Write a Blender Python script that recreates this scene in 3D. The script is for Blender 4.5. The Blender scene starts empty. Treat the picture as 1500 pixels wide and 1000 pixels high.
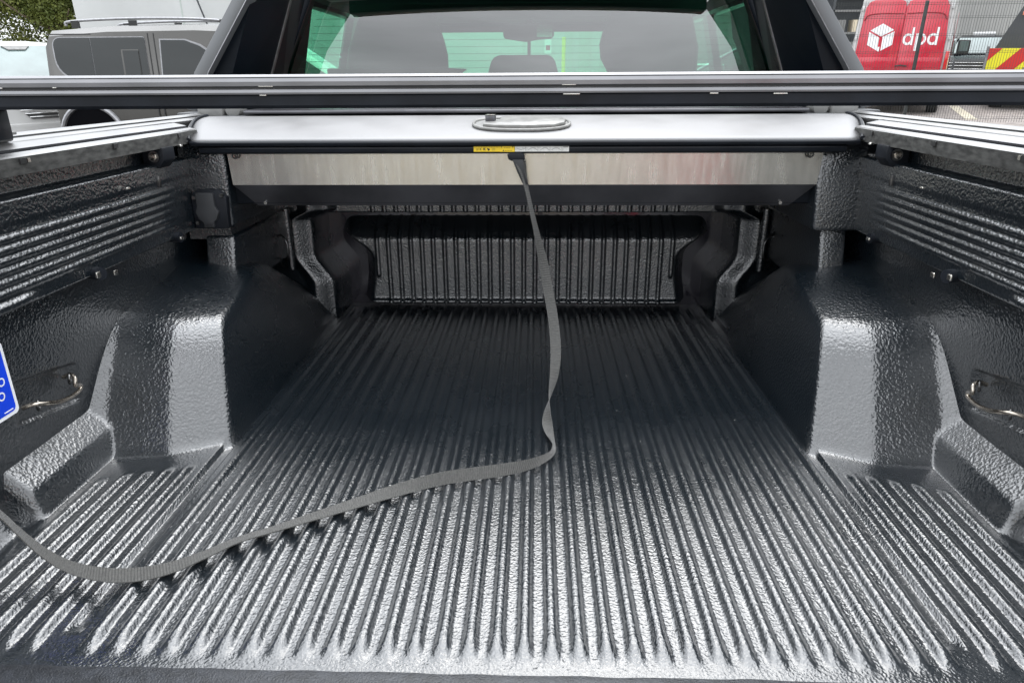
import bpy, bmesh, math, random
import numpy as np
from mathutils import Vector, Matrix
random.seed(7); rng = np.random.default_rng(7)
sc = bpy.context.scene
COL = sc.collection
R = math.radians

# ------------------------------------------------------------------ camera, frames
RAKE = R(2.4)                       # the truck stands nose-down on the yard
BED_H = 0.85                        # bed floor above the ground
TM = Matrix.Translation((0, 0, BED_H)) @ Matrix.Rotation(-RAKE, 4, 'X')   # truck frame -> world
ID = Matrix.Identity(4)
F_PX = 1020.0
TH, YAW, ROLL = R(20.7), R(2.0), R(0.35)
CAM_T = Vector((0.035, 0.0, 0.68))  # camera in the truck frame
fw = Vector((-math.sin(YAW)*math.cos(TH), math.cos(YAW)*math.cos(TH), -math.sin(TH)))
rt = Vector((math.cos(YAW), math.sin(YAW), 0)); up = rt.cross(fw)
c_, s_ = math.cos(ROLL), math.sin(ROLL)
rt, up = c_*rt - s_*up, c_*up + s_*rt
cam = bpy.data.cameras.new('camera'); camo = bpy.data.objects.new('camera', cam); COL.objects.link(camo)
m = Matrix((rt, up, -fw)).transposed().to_4x4(); m.translation = CAM_T
camo.matrix_world = TM @ m
cam.sensor_width = 36; cam.lens = 36*F_PX/1500; cam.clip_start = 0.02; cam.clip_end = 2000
sc.camera = camo

# ------------------------------------------------------------------ sky, sun, exposure
SUN_EL, SUN_AZ = R(52), R(8)      # azimuth measured clockwise from +Y
w = bpy.data.worlds.new('World'); sc.world = w; w.use_nodes = True
nt = w.node_tree; nt.nodes.clear()
def N(t, k, **kw):
    n = t.nodes.new(k)
    for a, b in kw.items(): setattr(n, a, b)
    return n
out = N(nt, 'ShaderNodeOutputWorld'); bg = N(nt, 'ShaderNodeBackground')
sky = N(nt, 'ShaderNodeTexSky', sky_type='NISHITA', sun_disc=False, sun_elevation=SUN_EL, sun_rotation=SUN_AZ)
tc = N(nt, 'ShaderNodeTexCoord'); mp = N(nt, 'ShaderNodeMapping'); mp.inputs['Scale'].default_value = (1.0, 1.0, 2.6)
nz = N(nt, 'ShaderNodeTexNoise'); nz.inputs['Scale'].default_value = 2.2; nz.inputs['Detail'].default_value = 6; nz.inputs['Distortion'].default_value = 0.5
cr = N(nt, 'ShaderNodeValToRGB')
SKY = 0.1
cl = lambda v: (v*0.97/SKY, v*1.0/SKY, v*1.04/SKY, 1)
cr.color_ramp.elements[0].position = 0.32; cr.color_ramp.elements[0].color = cl(1.45)
cr.color_ramp.elements[1].position = 0.68; cr.color_ramp.elements[1].color = cl(2.9)
mx = N(nt, 'ShaderNodeMixRGB'); mx.inputs['Fac'].default_value = 0.9
nt.links.new(tc.outputs['Generated'], mp.inputs[0]); nt.links.new(mp.outputs[0], nz.inputs['Vector'])
nt.links.new(nz.outputs['Fac'], cr.inputs[0]); nt.links.new(sky.outputs[0], mx.inputs[1]); nt.links.new(cr.outputs[0], mx.inputs[2])
sz = N(nt, 'ShaderNodeSeparateXYZ'); nt.links.new(tc.outputs['Generated'], sz.inputs[0])     # overcast sky: brighter towards the zenith
gm = N(nt, 'ShaderNodeMapRange'); gm.inputs[1].default_value = 0; gm.inputs[2].default_value = 1; gm.inputs[3].default_value = .62; gm.inputs[4].default_value = 1.35
nt.links.new(sz.outputs[2], gm.inputs[0]); SD = (math.sin(SUN_AZ)*math.cos(SUN_EL), math.cos(SUN_AZ)*math.cos(SUN_EL), math.sin(SUN_EL))      # clouds glow round the hidden sun
dp = N(nt, 'ShaderNodeVectorMath', operation='DOT_PRODUCT'); dp.inputs[1].default_value = SD; nt.links.new(tc.outputs['Generated'], dp.inputs[0])
gl_ = N(nt, 'ShaderNodeMapRange', interpolation_type='SMOOTHSTEP'); gl_.inputs[1].default_value = .45; gl_.inputs[2].default_value = 1.0; gl_.inputs[3].default_value = 1.0; gl_.inputs[4].default_value = 1.65
nt.links.new(dp.outputs['Value'], gl_.inputs[0]); gmul = N(nt, 'ShaderNodeMath', operation='MULTIPLY')
vm = N(nt, 'ShaderNodeVectorMath', operation='SCALE'); nt.links.new(mx.outputs[0], vm.inputs[0]); nt.links.new(gm.outputs[0], gmul.inputs[0]); nt.links.new(gl_.outputs[0], gmul.inputs[1]); nt.links.new(gmul.outputs[0], vm.inputs['Scale'])
nt.links.new(vm.outputs[0], bg.inputs[0]); bg.inputs[1].default_value = SKY; nt.links.new(bg.outputs[0], out.inputs[0])
sl = bpy.data.lights.new('sun', 'SUN'); sl.energy = .75; sl.angle = R(30); sl.color = (1, .97, .92)
so = bpy.data.objects.new('sun', sl); COL.objects.link(so)
sd = Vector((math.sin(SUN_AZ)*math.cos(SUN_EL), math.cos(SUN_AZ)*math.cos(SUN_EL), math.sin(SUN_EL)))
so.rotation_euler = sd.to_track_quat('Z', 'Y').to_euler()
sc.view_settings.view_transform = 'Standard'; sc.view_settings.look = 'None'
sc.view_settings.exposure = 0.26; sc.view_settings.gamma = 1.0
sc.render.engine = 'CYCLES'
sc.cycles.max_bounces = 5; sc.cycles.transparent_max_bounces = 12

# ------------------------------------------------------------------ materials
MAT = {}
def mat(name, col, rough=0.5, metal=0.0, spec=0.5, coat=0.0, var=0.0, vscale=8, bump=0.0, bscale=200, bdist=0.001, bdetail=2,
        col2=None, distort=0.0, vdetail=5, rvar=0.0, stretch=None):
    mt = bpy.data.materials.new(name); mt.use_nodes = True; t = mt.node_tree
    b = t.nodes['Principled BSDF']; b.inputs['Roughness'].default_value = rough; b.inputs['Metallic'].default_value = metal
    b.inputs['Specular IOR Level'].default_value = spec; b.inputs['Coat Weight'].default_value = coat; b.inputs['Coat Roughness'].default_value = 0.05
    b.inputs['Base Color'].default_value = (*col, 1)
    tcn = N(t, 'ShaderNodeTexCoord'); src = tcn.outputs['Object']
    if stretch:
        mpn = N(t, 'ShaderNodeMapping'); mpn.inputs['Scale'].default_value = stretch
        t.links.new(src, mpn.inputs[0]); src = mpn.outputs[0]
    if var or col2 or rvar:
        n1 = N(t, 'ShaderNodeTexNoise'); n1.inputs['Scale'].default_value = vscale; n1.inputs['Detail'].default_value = vdetail
        t.links.new(src, n1.inputs['Vector'])
        if var or col2:
            r1 = N(t, 'ShaderNodeValToRGB'); r1.color_ramp.elements[0].position = .35; r1.color_ramp.elements[1].position = .65
            a = col2 if col2 else tuple(x*(1-var) for x in col); bb = col if col2 else tuple(min(1, x*(1+var)) for x in col)
            r1.color_ramp.elements[0].color = (*a, 1); r1.color_ramp.elements[1].color = (*bb, 1)
            t.links.new(n1.outputs['Fac'], r1.inputs[0]); t.links.new(r1.outputs[0], b.inputs['Base Color'])
        if rvar:
            mr = N(t, 'ShaderNodeMapRange'); mr.inputs[1].default_value = .3; mr.inputs[2].default_value = .7
            mr.inputs[3].default_value = max(.02, rough-rvar); mr.inputs[4].default_value = rough+rvar
            t.links.new(n1.outputs['Fac'], mr.inputs[0]); t.links.new(mr.outputs[0], b.inputs['Roughness'])
    if bump:
        n2 = N(t, 'ShaderNodeTexNoise'); n2.inputs['Scale'].default_value = bscale; n2.inputs['Detail'].default_value = bdetail
        n2.inputs['Distortion'].default_value = distort
        bp = N(t, 'ShaderNodeBump'); bp.inputs['Strength'].default_value = bump; bp.inputs['Distance'].default_value = bdist
        t.links.new(tcn.outputs['Object'], n2.inputs['Vector']); t.links.new(n2.outputs['Fac'], bp.inputs['Height'])
        t.links.new(bp.outputs[0], b.inputs['Normal'])
    MAT[name] = mt; return mt

def liner_mat(key, vs_, ns_, dist):
    mt = bpy.data.materials.new('bed_'+key); mt.use_nodes = True; t = mt.node_tree; b = t.nodes['Principled BSDF']
    tcn = N(t, 'ShaderNodeTexCoord')
    # dusty wear in the base colour
    n1 = N(t, 'ShaderNodeTexNoise'); n1.inputs['Scale'].default_value = 3.5; n1.inputs['Detail'].default_value = 8; n1.inputs['Roughness'].default_value = .65
    r1 = N(t, 'ShaderNodeValToRGB'); r1.color_ramp.elements[0].position = .35; r1.color_ramp.elements[1].position = .75
    r1.color_ramp.elements[0].color = (.0030, .0062, .0092, 1); r1.color_ramp.elements[1].color = (.0068, .0100, .0135, 1)
    t.links.new(tcn.outputs['Object'], n1.inputs['Vector']); t.links.new(n1.outputs['Fac'], r1.inputs[0])
    # pale dusty scuffs rubbed into the plastic
    n3 = N(t, 'ShaderNodeTexNoise'); n3.inputs['Scale'].default_value = 11; n3.inputs['Detail'].default_value = 12; n3.inputs['Roughness'].default_value = .72
    r3 = N(t, 'ShaderNodeValToRGB'); r3.color_ramp.elements[0].position = .64; r3.color_ramp.elements[1].position = .78
    r3.color_ramp.elements[0].color = (0, 0, 0, 1); r3.color_ramp.elements[1].color = (.45, .45, .45, 1)
    m3_ = N(t, 'ShaderNodeMixRGB'); m3_.inputs[2].default_value = (.035, .037, .037, 1)
    t.links.new(tcn.outputs['Object'], n3.inputs['Vector']); t.links.new(n3.outputs['Fac'], r3.inputs[0]); t.links.new(r3.outputs[0], m3_.inputs['Fac'])
    t.links.new(r1.outputs[0], m3_.inputs[1]); t.links.new(m3_.outputs[0], b.inputs['Base Color'])
    mr = N(t, 'ShaderNodeMapRange'); mr.inputs[1].default_value = .3; mr.inputs[2].default_value = .7; mr.inputs[3].default_value = .22; mr.inputs[4].default_value = .34
    t.links.new(n1.outputs['Fac'], mr.inputs[0]); t.links.new(mr.outputs[0], b.inputs['Roughness'])
    b.inputs['IOR'].default_value = 1.85; b.inputs['Coat Weight'].default_value = .8; b.inputs['Coat Roughness'].default_value = .16; b.inputs['Coat IOR'].default_value = 1.6
    # leathery grain
    vo = N(t, 'ShaderNodeTexVoronoi', feature='SMOOTH_F1'); vo.inputs['Scale'].default_value = vs_; vo.inputs['Smoothness'].default_value = .6
    nd = N(t, 'ShaderNodeTexNoise'); nd.inputs['Scale'].default_value = ns_; nd.inputs['Detail'].default_value = 2
    nw = N(t, 'ShaderNodeTexNoise'); nw.inputs['Scale'].default_value = 60; nw.inputs['Detail'].default_value = 1
    sb = N(t, 'ShaderNodeVectorMath', operation='SCALE'); sb.inputs['Scale'].default_value = .008
    ad = N(t, 'ShaderNodeVectorMath', operation='ADD')
    t.links.new(tcn.outputs['Object'], nw.inputs['Vector']); t.links.new(nw.outputs['Color'], sb.inputs[0])
    t.links.new(tcn.outputs['Object'], ad.inputs[0]); t.links.new(sb.outputs[0], ad.inputs[1]); t.links.new(ad.outputs[0], vo.inputs['Vector'])
    t.links.new(tcn.outputs['Object'], nd.inputs['Vector'])
    ma = N(t, 'ShaderNodeMath', operation='MULTIPLY_ADD'); ma.inputs[1].default_value = .8
    t.links.new(vo.outputs['Distance'], ma.inputs[0]); t.links.new(nd.outputs['Fac'], ma.inputs[2])
    bp = N(t, 'ShaderNodeBump'); bp.inputs['Strength'].default_value = .6; bp.inputs['Distance'].default_value = dist
    t.links.new(ma.outputs[0], bp.inputs['Height']); t.links.new(bp.outputs[0], b.inputs['Normal']); t.links.new(bp.outputs[0], b.inputs['Coat Normal'])
    MAT[key] = mt
liner_mat('liner_fine', 270, 210, .00100)      # floor grain
liner_mat('liner', 205, 150, .00165)          # coarser grain of the sides and arches

def glass_mat(name, tint, rough=0.0, f0=.04, boost=1.0):
    mt = bpy.data.materials.new(name); mt.use_nodes = True; t = mt.node_tree; t.nodes.clear()
    o = N(t, 'ShaderNodeOutputMaterial'); tr = N(t, 'ShaderNodeBsdfTransparent'); tr.inputs[0].default_value = (*tint, 1)
    gl = N(t, 'ShaderNodeBsdfGlossy'); gl.inputs['Roughness'].default_value = rough
    fr = N(t, 'ShaderNodeFresnel'); fr.inputs[0].default_value = 1.5
    mu = N(t, 'ShaderNodeMath', operation='MULTIPLY'); mu.use_clamp = True; mu.inputs[1].default_value = boost
    mi = N(t, 'ShaderNodeMixShader')
    ge = N(t, 'ShaderNodeNewGeometry'); m2 = N(t, 'ShaderNodeMath', operation='SUBTRACT'); m2.inputs[0].default_value = 1
    m3 = N(t, 'ShaderNodeMath', operation='MULTIPLY'); t.links.new(ge.outputs['Backfacing'], m2.inputs[1]); t.links.new(mu.outputs[0], m3.inputs[0]); t.links.new(m2.outputs[0], m3.inputs[1])
    t.links.new(fr.outputs[0], mu.inputs[0]); t.links.new(m3.outputs[0], mi.inputs[0]); t.links.new(tr.outputs[0], mi.inputs[1]); t.links.new(gl.outputs[0], mi.inputs[2]); t.links.new(mi.outputs[0], o.inputs[0])
    MAT[name] = mt
glass_mat('cab_glass', (.56, .90, .76), boost=5.0)
glass_mat('clear_glass', (.80, .96, .88), boost=1.3)
glass_mat('wire_glass', (.8, .85, .85))
mat('dark_glass', (.010, .013, .013), rough=.03, spec=.7)
mat('pale_glass', (.13, .17, .165), rough=.05, spec=.8, var=.25, vscale=1.5)
mat('alu', (.30, .30, .31), rough=.34, metal=1, var=.14, vscale=30, bump=.15, bscale=400, rvar=.06)
mat('lid_alu', (.225, .225, .228), rough=.55, metal=.85, var=.06, vscale=12, rvar=.05, bump=.08, bscale=700)
mat('rail_alu', (.20, .20, .20), rough=.36, metal=.9, var=.12, vscale=14, rvar=.08)
mat('bar_alu', (.22, .22, .228), rough=.38, metal=.9, var=.1, vscale=10, rvar=.06)
mat('brushed', (.58, .565, .52), rough=.24, metal=1, var=.07, vscale=6, rvar=.05, bump=.12, bscale=700, vdetail=10, stretch=(14, 1, 1.6))
mat('plate_dark', (.12, .12, .13), rough=.35, metal=.9, var=.2, vscale=10)
mat('sill_black', (.020, .022, .026), rough=.42, spec=.6, var=.4, vscale=60, bump=.8, bscale=420, bdist=.0016)
mat('black_rubber', (.018, .020, .022), rough=.42, var=.35, vscale=20, bump=.2, bscale=500)
mat('black_plastic', (.008, .010, .014), rough=.5, spec=.25, var=.3, vscale=15, bump=.15, bscale=400)
mat('deep_black', (.004, .006, .009), rough=.3, spec=.12, var=.3, vscale=4)
mat('satin_black', (.010, .012, .016), rough=.3, spec=.35, var=.25, vscale=9)
mat('dusty_black', (.05, .05, .047), rough=.7, var=.55, vscale=40, vdetail=8, stretch=(3, 1, 3))
mat('inner_paint', (.030, .032, .035), rough=.55, var=.3, vscale=6)
mat('gloss_black', (.008, .010, .014), rough=.16, var=.2, vscale=5)
mat('truck_paint', (.02, .018, .026), rough=.25, coat=1, metal=.3)
mat('grey_paint', (.13, .135, .14), rough=.4, metal=.3, var=.08, vscale=3)
mat('grey_plastic', (.16, .16, .155), rough=.5, var=.15, vscale=20)
mat('handle_plastic', (.17, .168, .16), rough=.4, var=.2, vscale=50, bump=.2, bscale=300)
mat('steel', (.42, .38, .33), rough=.22, metal=1, var=.35, vscale=120)
mat('dark_steel', (.14, .14, .14), rough=.3, metal=1, var=.4, vscale=90)
mat('bright_steel', (.75, .73, .68), rough=.25, metal=1)
mat('chrome', (.8, .8, .8), rough=.12, metal=1)
mat('yellow_label', (.75, .52, .02), rough=.45)
mat('white_label', (.6, .6, .57), rough=.45, var=.1, vscale=200)
mat('shade_black', (.003, .003, .004), rough=.9, spec=.05)
mat('print_black', (.02, .02, .02), rough=.5)
mat('sign_blue', (.006, .05, .62), rough=.35, var=.06, vscale=20)
mat('sign_white', (.75, .76, .78), rough=.4)
mat('seat_cloth', (.022, .023, .025), rough=.85, var=.3, vscale=60, bump=.3, bscale=500)
mat('headliner', (.028, .03, .032), rough=.9, var=.15, vscale=30)
mat('white_paint', (.52, .52, .51), rough=.22, coat=1, var=.04, vscale=2)
mat('van_grey', (.075, .072, .066), rough=.25, metal=.5, coat=1, var=.06, vscale=2)
mat('arch_grey', (.10, .10, .10), rough=.5, var=.2, vscale=20)
mat('tyre', (.016, .016, .017), rough=.8, bump=.3, bscale=60, bdist=.004)
mat('rim', (.35, .35, .36), rough=.3, metal=1)
mat('red_paint', (.50, .008, .03), rough=.25, coat=1, var=.05, vscale=1.5)
mat('red_dark', (.30, .006, .018), rough=.4)
mat('lamp_red', (.55, .01, .01), rough=.12, coat=1)
mat('lamp_clear', (.6, .62, .62), rough=.08, coat=1, metal=.4)
mat('print_white', (.80, .80, .80), rough=.35)
mat('asphalt', (.17, .165, .16), rough=.9, col2=(.11, .108, .105), vscale=3, vdetail=10, bump=.6, bscale=60, bdist=.01)
mat('paving', (.28, .25, .23), rough=.9, col2=(.17, .15, .14), vscale=5, vdetail=10, bump=.5, bscale=40, bdist=.01)
mat('line_paint', (.55, .50, .38), rough=.8, col2=(.35, .32, .26), vscale=12)
mat('wall_white', (.50, .51, .50), rough=.7, var=.06, vscale=.4)
mat('wall_green', (.42, .47, .43), rough=.7, var=.05, vscale=.5)
mat('cladding', (.34, .34, .325), rough=.55, metal=.2, var=.06, vscale=.5)
mat('cladding_dark', (.05, .055, .06), rough=.6, var=.2, vscale=.5)
mat('cream_wall', (.62, .54, .40), rough=.8, var=.1, vscale=.6)
mat('fence_green', (.03, .035, .033), rough=.5)
mat('chev_yellow', (.75, .70, .02), rough=.4); mat('chev_red', (.55, .02, .015), rough=.4)
mat('orange_paint', (.75, .22, .06), rough=.5); mat('pink_bar', (.70, .20, .12), rough=.5)
mat('bark', (.22, .17, .12), rough=.9, var=.3, vscale=4, bump=.5, bscale=20, bdist=.02)
mat('leaf', (.20, .22, .045), rough=.5, col2=(.09, .12, .025), vscale=1.2, vdetail=6)
mat('leaf_dark', (.035, .06, .016), rough=.6, col2=(.02, .035, .012), vscale=1.0, vdetail=6)
mat('leaf_pale', (.15, .15, .09), rough=.55, col2=(.06, .06, .04), vscale=1.5)

def strap_mat():
    mt = bpy.data.materials.new('webbing'); mt.use_nodes = True; t = mt.node_tree; b = t.nodes['Principled BSDF']
    b.inputs['Roughness'].default_value = .65; b.inputs['Sheen Weight'].default_value = .3
    uv = N(t, 'ShaderNodeUVMap'); sp = N(t, 'ShaderNodeSeparateXYZ'); t.links.new(uv.outputs[0], sp.inputs[0])
    m1 = N(t, 'ShaderNodeMath', operation='MULTIPLY'); m1.inputs[1].default_value = 1500; t.links.new(sp.outputs[0], m1.inputs[0])
    s1 = N(t, 'ShaderNodeMath', operation='SINE'); t.links.new(m1.outputs[0], s1.inputs[0])
    nz = N(t, 'ShaderNodeTexNoise'); nz.inputs['Scale'].default_value = 300; nz.inputs['Detail'].default_value = 6
    tcn = N(t, 'ShaderNodeTexCoord'); t.links.new(tcn.outputs['Object'], nz.inputs['Vector'])
    r = N(t, 'ShaderNodeValToRGB'); r.color_ramp.elements[0].position = .3; r.color_ramp.elements[1].position = .7
    r.color_ramp.elements[0].color = (.027, .027, .025, 1); r.color_ramp.elements[1].color = (.060, .059, .054, 1)
    t.links.new(nz.outputs['Fac'], r.inputs[0]); t.links.new(r.outputs[0], b.inputs['Base Color'])
    bp = N(t, 'ShaderNodeBump'); bp.inputs['Strength'].default_value = .5; bp.inputs['Distance'].default_value = .0008
    t.links.new(s1.outputs[0], bp.inputs['Height']); t.links.new(bp.outputs[0], b.inputs['Normal'])
    MAT['webbing'] = mt
strap_mat()

# ------------------------------------------------------------------ mesh helpers
def tag(o, label=None, cat=None, group=None, kind=None):
    if label: o['label'] = label
    if cat: o['category'] = cat
    if group: o['group'] = group
    if kind: o['kind'] = kind
    return o
def empty(name, M=ID, parent=None):
    o = bpy.data.objects.new(name, None); COL.objects.link(o); o.empty_display_size = .1
    if parent: o.parent = parent
    else: o.matrix_world = M
    return o
class MB:
    def __init__(s): s.v = []; s.f = []; s.mi = []; s.cur = 0
    def add(s, vs, fs):
        k = len(s.v); s.v += [tuple(v) for v in vs]; s.f += [tuple(i+k for i in f) for f in fs]; s.mi += [s.cur]*len(fs); return s
    def box(s, a, b, M=None):
        (x0, y0, z0), (x1, y1, z1) = a, b
        vs = [(x0,y0,z0),(x1,y0,z0),(x1,y1,z0),(x0,y1,z0),(x0,y0,z1),(x1,y0,z1),(x1,y1,z1),(x0,y1,z1)]
        if M is not None: vs = [M @ Vector(v) for v in vs]
        return s.add(vs, [(3,2,1,0),(4,5,6,7),(0,1,5,4),(1,2,6,5),(2,3,7,6),(3,0,4,7)])
    def prism(s, poly, d, cap=True):        # poly: 3D points, d: extrusion vector
        n = len(poly); d = Vector(d); P = [Vector(p) for p in poly]
        vs = P + [p+d for p in P]
        fs = [(i, (i+1) % n, (i+1) % n+n, i+n) for i in range(n)]
        if cap: fs += [tuple(range(n-1, -1, -1)), tuple(range(n, 2*n))]
        return s.add(vs, fs)
    def quad(s, a, b, c, d): return s.add([a, b, c, d], [(0,1,2,3)])
    def cyl(s, p, q, r, n=20, r2=None):
        p, q = Vector(p), Vector(q); r2 = r if r2 is None else r2
        z = (q-p).normalized(); x = z.orthogonal().normalized(); y = z.cross(x)
        ring = lambda c, rr: [c+(x*math.cos(2*math.pi*i/n)+y*math.sin(2*math.pi*i/n))*rr for i in range(n)]
        vs = ring(p, r)+ring(q, r2)
        return s.add(vs, [(i, (i+1) % n, (i+1) % n+n, i+n) for i in range(n)]+[tuple(range(n-1,-1,-1)), tuple(range(n, 2*n))])
    def tube(s, pts, r, n=10):
        P = [Vector(p) for p in pts]; m_ = len(P); rr = r if isinstance(r, (list, tuple)) else [r]*m_
        t0 = (P[1]-P[0]).normalized(); x = t0.orthogonal().normalized(); vs = []
        for i in range(m_):
            t = (P[min(i+1, m_-1)]-P[max(i-1, 0)]).normalized()
            x = (x-t*x.dot(t)).normalized(); y = t.cross(x)
            vs += [P[i]+(x*math.cos(2*math.pi*k/n)+y*math.sin(2*math.pi*k/n))*rr[i] for k in range(n)]
        fs = [(i*n+k, i*n+(k+1) % n, (i+1)*n+(k+1) % n, (i+1)*n+k) for i in range(m_-1) for k in range(n)]
        fs += [tuple(range(n-1,-1,-1)), tuple(range((m_-1)*n, m_*n))]
        return s.add(vs, fs)
    def torus(s, c, axis, R_, r, n=28, k=10):
        c, z = Vector(c), Vector(axis).normalized(); x = z.orthogonal().normalized(); y = z.cross(x); vs = []
        for i in range(n):
            a = 2*math.pi*i/n; d = x*math.cos(a)+y*math.sin(a)
            for j in range(k):
                b = 2*math.pi*j/k; vs.append(c+d*(R_+r*math.cos(b))+z*(r*math.sin(b)))
        return s.add(vs, [(i*k+j, ((i+1) % n)*k+j, ((i+1) % n)*k+(j+1) % k, i*k+(j+1) % k) for i in range(n) for j in range(k)])
    def loft(s, rings, closed=True, cap=True):
        n = len(rings[0]); vs = [p for r in rings for p in r]; k = n if closed else n-1
        fs = [(i*n+j, i*n+(j+1) % n, (i+1)*n+(j+1) % n, (i+1)*n+j) for i in range(len(rings)-1) for j in range(k)]
        if cap and closed: fs += [tuple(range(n-1,-1,-1)), tuple(range((len(rings)-1)*n, len(rings)*n))]
        return s.add(vs, fs)
    def build(s, name, m, parent=None, M=ID, bevel=0, seg=2, smooth=True, angle=35):
        me = bpy.data.meshes.new(name)
        bm = bmesh.new(); vs = [bm.verts.new(v) for v in s.v]
        for f, mi in zip(s.f, s.mi):
            try: fc = bm.faces.new([vs[i] for i in f]); fc.material_index = mi
            except ValueError: pass
        bmesh.ops.recalc_face_normals(bm, faces=bm.faces)
        if bevel:
            bmesh.ops.remove_doubles(bm, verts=bm.verts, dist=1e-5)
            ed = [e for e in bm.edges if len(e.link_faces) == 2 and e.calc_face_angle(0) > R(30)]
            bmesh.ops.bevel(bm, geom=ed, offset=bevel, segments=seg, affect='EDGES', profile=.5, clamp_overlap=True)
        if smooth:
            for f in bm.faces: f.smooth = True
            for e in bm.edges:
                if len(e.link_faces) == 2 and e.calc_face_angle(0) > R(angle): e.smooth = False
        bm.to_mesh(me); bm.free()
        for mm in (m if isinstance(m, list) else [m]): me.materials.append(MAT[mm])
        o = bpy.data.objects.new(name, me); COL.objects.link(o)
        if parent: o.parent = parent
        else: o.matrix_world = M
        return o
def grid_obj(name, Pn, m, parent=None, flip=False, M=ID):       # Pn: (a,b,3) array of points
    a, b = Pn.shape[:2]; idx = np.arange(a*b).reshape(a, b)
    q = np.stack([idx[:-1,:-1], idx[1:,:-1], idx[1:,1:], idx[:-1,1:]], -1).reshape(-1, 4)
    if flip: q = q[:, ::-1]
    me = bpy.data.meshes.new(name); me.from_pydata(Pn.reshape(-1, 3).tolist(), [], q.tolist())
    me.polygons.foreach_set('use_smooth', [True]*len(me.polygons)); me.materials.append(MAT[m]); me.update()
    o = bpy.data.objects.new(name, me); COL.objects.link(o)
    if parent: o.parent = parent
    else: o.matrix_world = M
    return o
def dup(o, M=None, parent=None, **kw):
    c = o.copy(); COL.objects.link(c)
    if parent: c.parent = parent
    for ch in o.children: dup(ch, parent=c)
    if M is not None: c.matrix_world = M
    return c
def cat(pts, sub=8):                       # Catmull-Rom through 3D points
    P = [np.array(p, float) for p in pts]; P = [2*P[0]-P[1]]+P+[2*P[-1]-P[-2]]; o = []
    for i in range(1, len(P)-2):
        for k in range(sub):
            t = k/sub; a, b, c, d = P[i-1:i+3]
            o.append(.5*((2*b)+(c-a)*t+(2*a-5*b+4*c-d)*t*t+(3*b-a-3*c+d)*t**3))
    o.append(P[-2]); return o
def ss(a, b, x): t = np.clip((x-a)/(b-a), 0, 1); return t*t*(3-2*t)
def smin(a, b, k): h = np.clip(.5+.5*(b-a)/k, 0, 1); return b*(1-h)+a*h-k*h*(1-h)
def smax(a, b, k): return -smin(-a, -b, k)
def wob(x, y, s, seed=0):                  # cheap smooth unevenness of moulded plastic
    r = np.random.default_rng(seed); z = 0
    for i in range(7):
        a, b, p = r.normal(0, 1, 3); z = z+np.sin((a*x+b*y)*s+p*6)
    return z/7

# ================================================================== THE TRUCK
truck = empty('pickup_truck', TM)
tag(truck, 'dark pickup truck seen from its open tailgate with a ribbed black bed liner', 'pickup truck')

# ---- bed liner: floor with the wheel arches and the side ledges
xs = np.linspace(-.868, .868, 620); ys = np.linspace(.585, 2.19, 300)
X, Y = np.meshgrid(xs, ys, indexing='ij'); A = np.abs(X)
fl = np.zeros_like(X)+.0004*wob(X, Y, 9, 1)
def ridge(xc, y0, y1, h=.0088, w_=.0060, e=.0030, r0=.045, r1=.02):
    global fl
    wide = 1+.35*(1-ss(y0, y0+.07, Y))
    prof = np.clip(1-(np.abs(X-xc)/(.0098*(1+.25*(1-ss(y0, y0+.06, Y)))))**2.7, 0, 1)
    fl = fl+h*prof*ss(y0-.008, y0+r0-.008, Y)*ss(y1, y1-r1, Y)
for k in range(-16, 16): ridge(.024+.035*k, .668, 2.10)
for sgn in (-1, 1):
    for j in range(5):
        ridge(sgn*(.612+.0345*j), [.668, .668, .672, .70, .765][j], [1.135, 1.125, 1.115, 1.105, 1.09][j], r1=.035)
fl = fl-.010*ss(.013, .009, np.abs(A-.5725))*ss(.70, .73, Y)
fl = fl-.05*ss(.66, .56, Y)**1.3
def arch(A, Y):
    I = (A-.572-.022*ss(1.7, 2.02, Y))*(4.9-2.9*ss(1.40, 1.95, Y))
    a = ((A-.68)*.489+(Y-1.159)*.872)*1.64
    b = (Y-1.163+(A-.68)*.10)*1.55
    c = ((A-.793)*.62+(Y-1.158)*.785)*1.975
    rear = smin(a, b, .006); rear = smax(rear, c, .008)
    top = .271-.14*(.80-A)-.95*np.maximum(0, Y-1.60)**2-.15*np.maximum(0, 1.60-Y)
    z = smin(smin(I, rear, .028), top, .075)
    return z
ar = arch(A, Y)
led = smin((A-.776)*4.0, .046+(A-.786)*.95, .008)
led = np.where(Y < .957, led-(ss(.957, .935, Y))*.16, led)
zz = smax(smax(fl, ar, .014), led, .010)
# hollow and rounded boss at the tail corner outside the ledge
zz = zz-.012*ss(.772, .80, A)*ss(.95, .93, Y)+.055*np.exp(-(((A-.825)/.026)**2+((Y-.905)/.026)**2))
zz = zz+.0006*wob(X, Y, 28, 3)
lf = grid_obj('liner_floor', np.stack([X, Y, zz], -1), 'liner_fine', truck); lf.data.materials.append(MAT['liner'])
cm = (np.maximum(ar, led) > .012)[:-1, :-1].astype(np.int32).reshape(-1); lf.data.polygons.foreach_set('material_index', cm)

MB().prism([(-.79, .660, -.002), (-.79, .640, .0012), (-.79, .60, -.004), (-.79, .575, -.03), (-.79, .60, -.05), (-.79, .657, -.05)], (1.58, 0, 0)).build('tailgate_sill', 'sill_black', truck, bevel=.0015)
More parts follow.
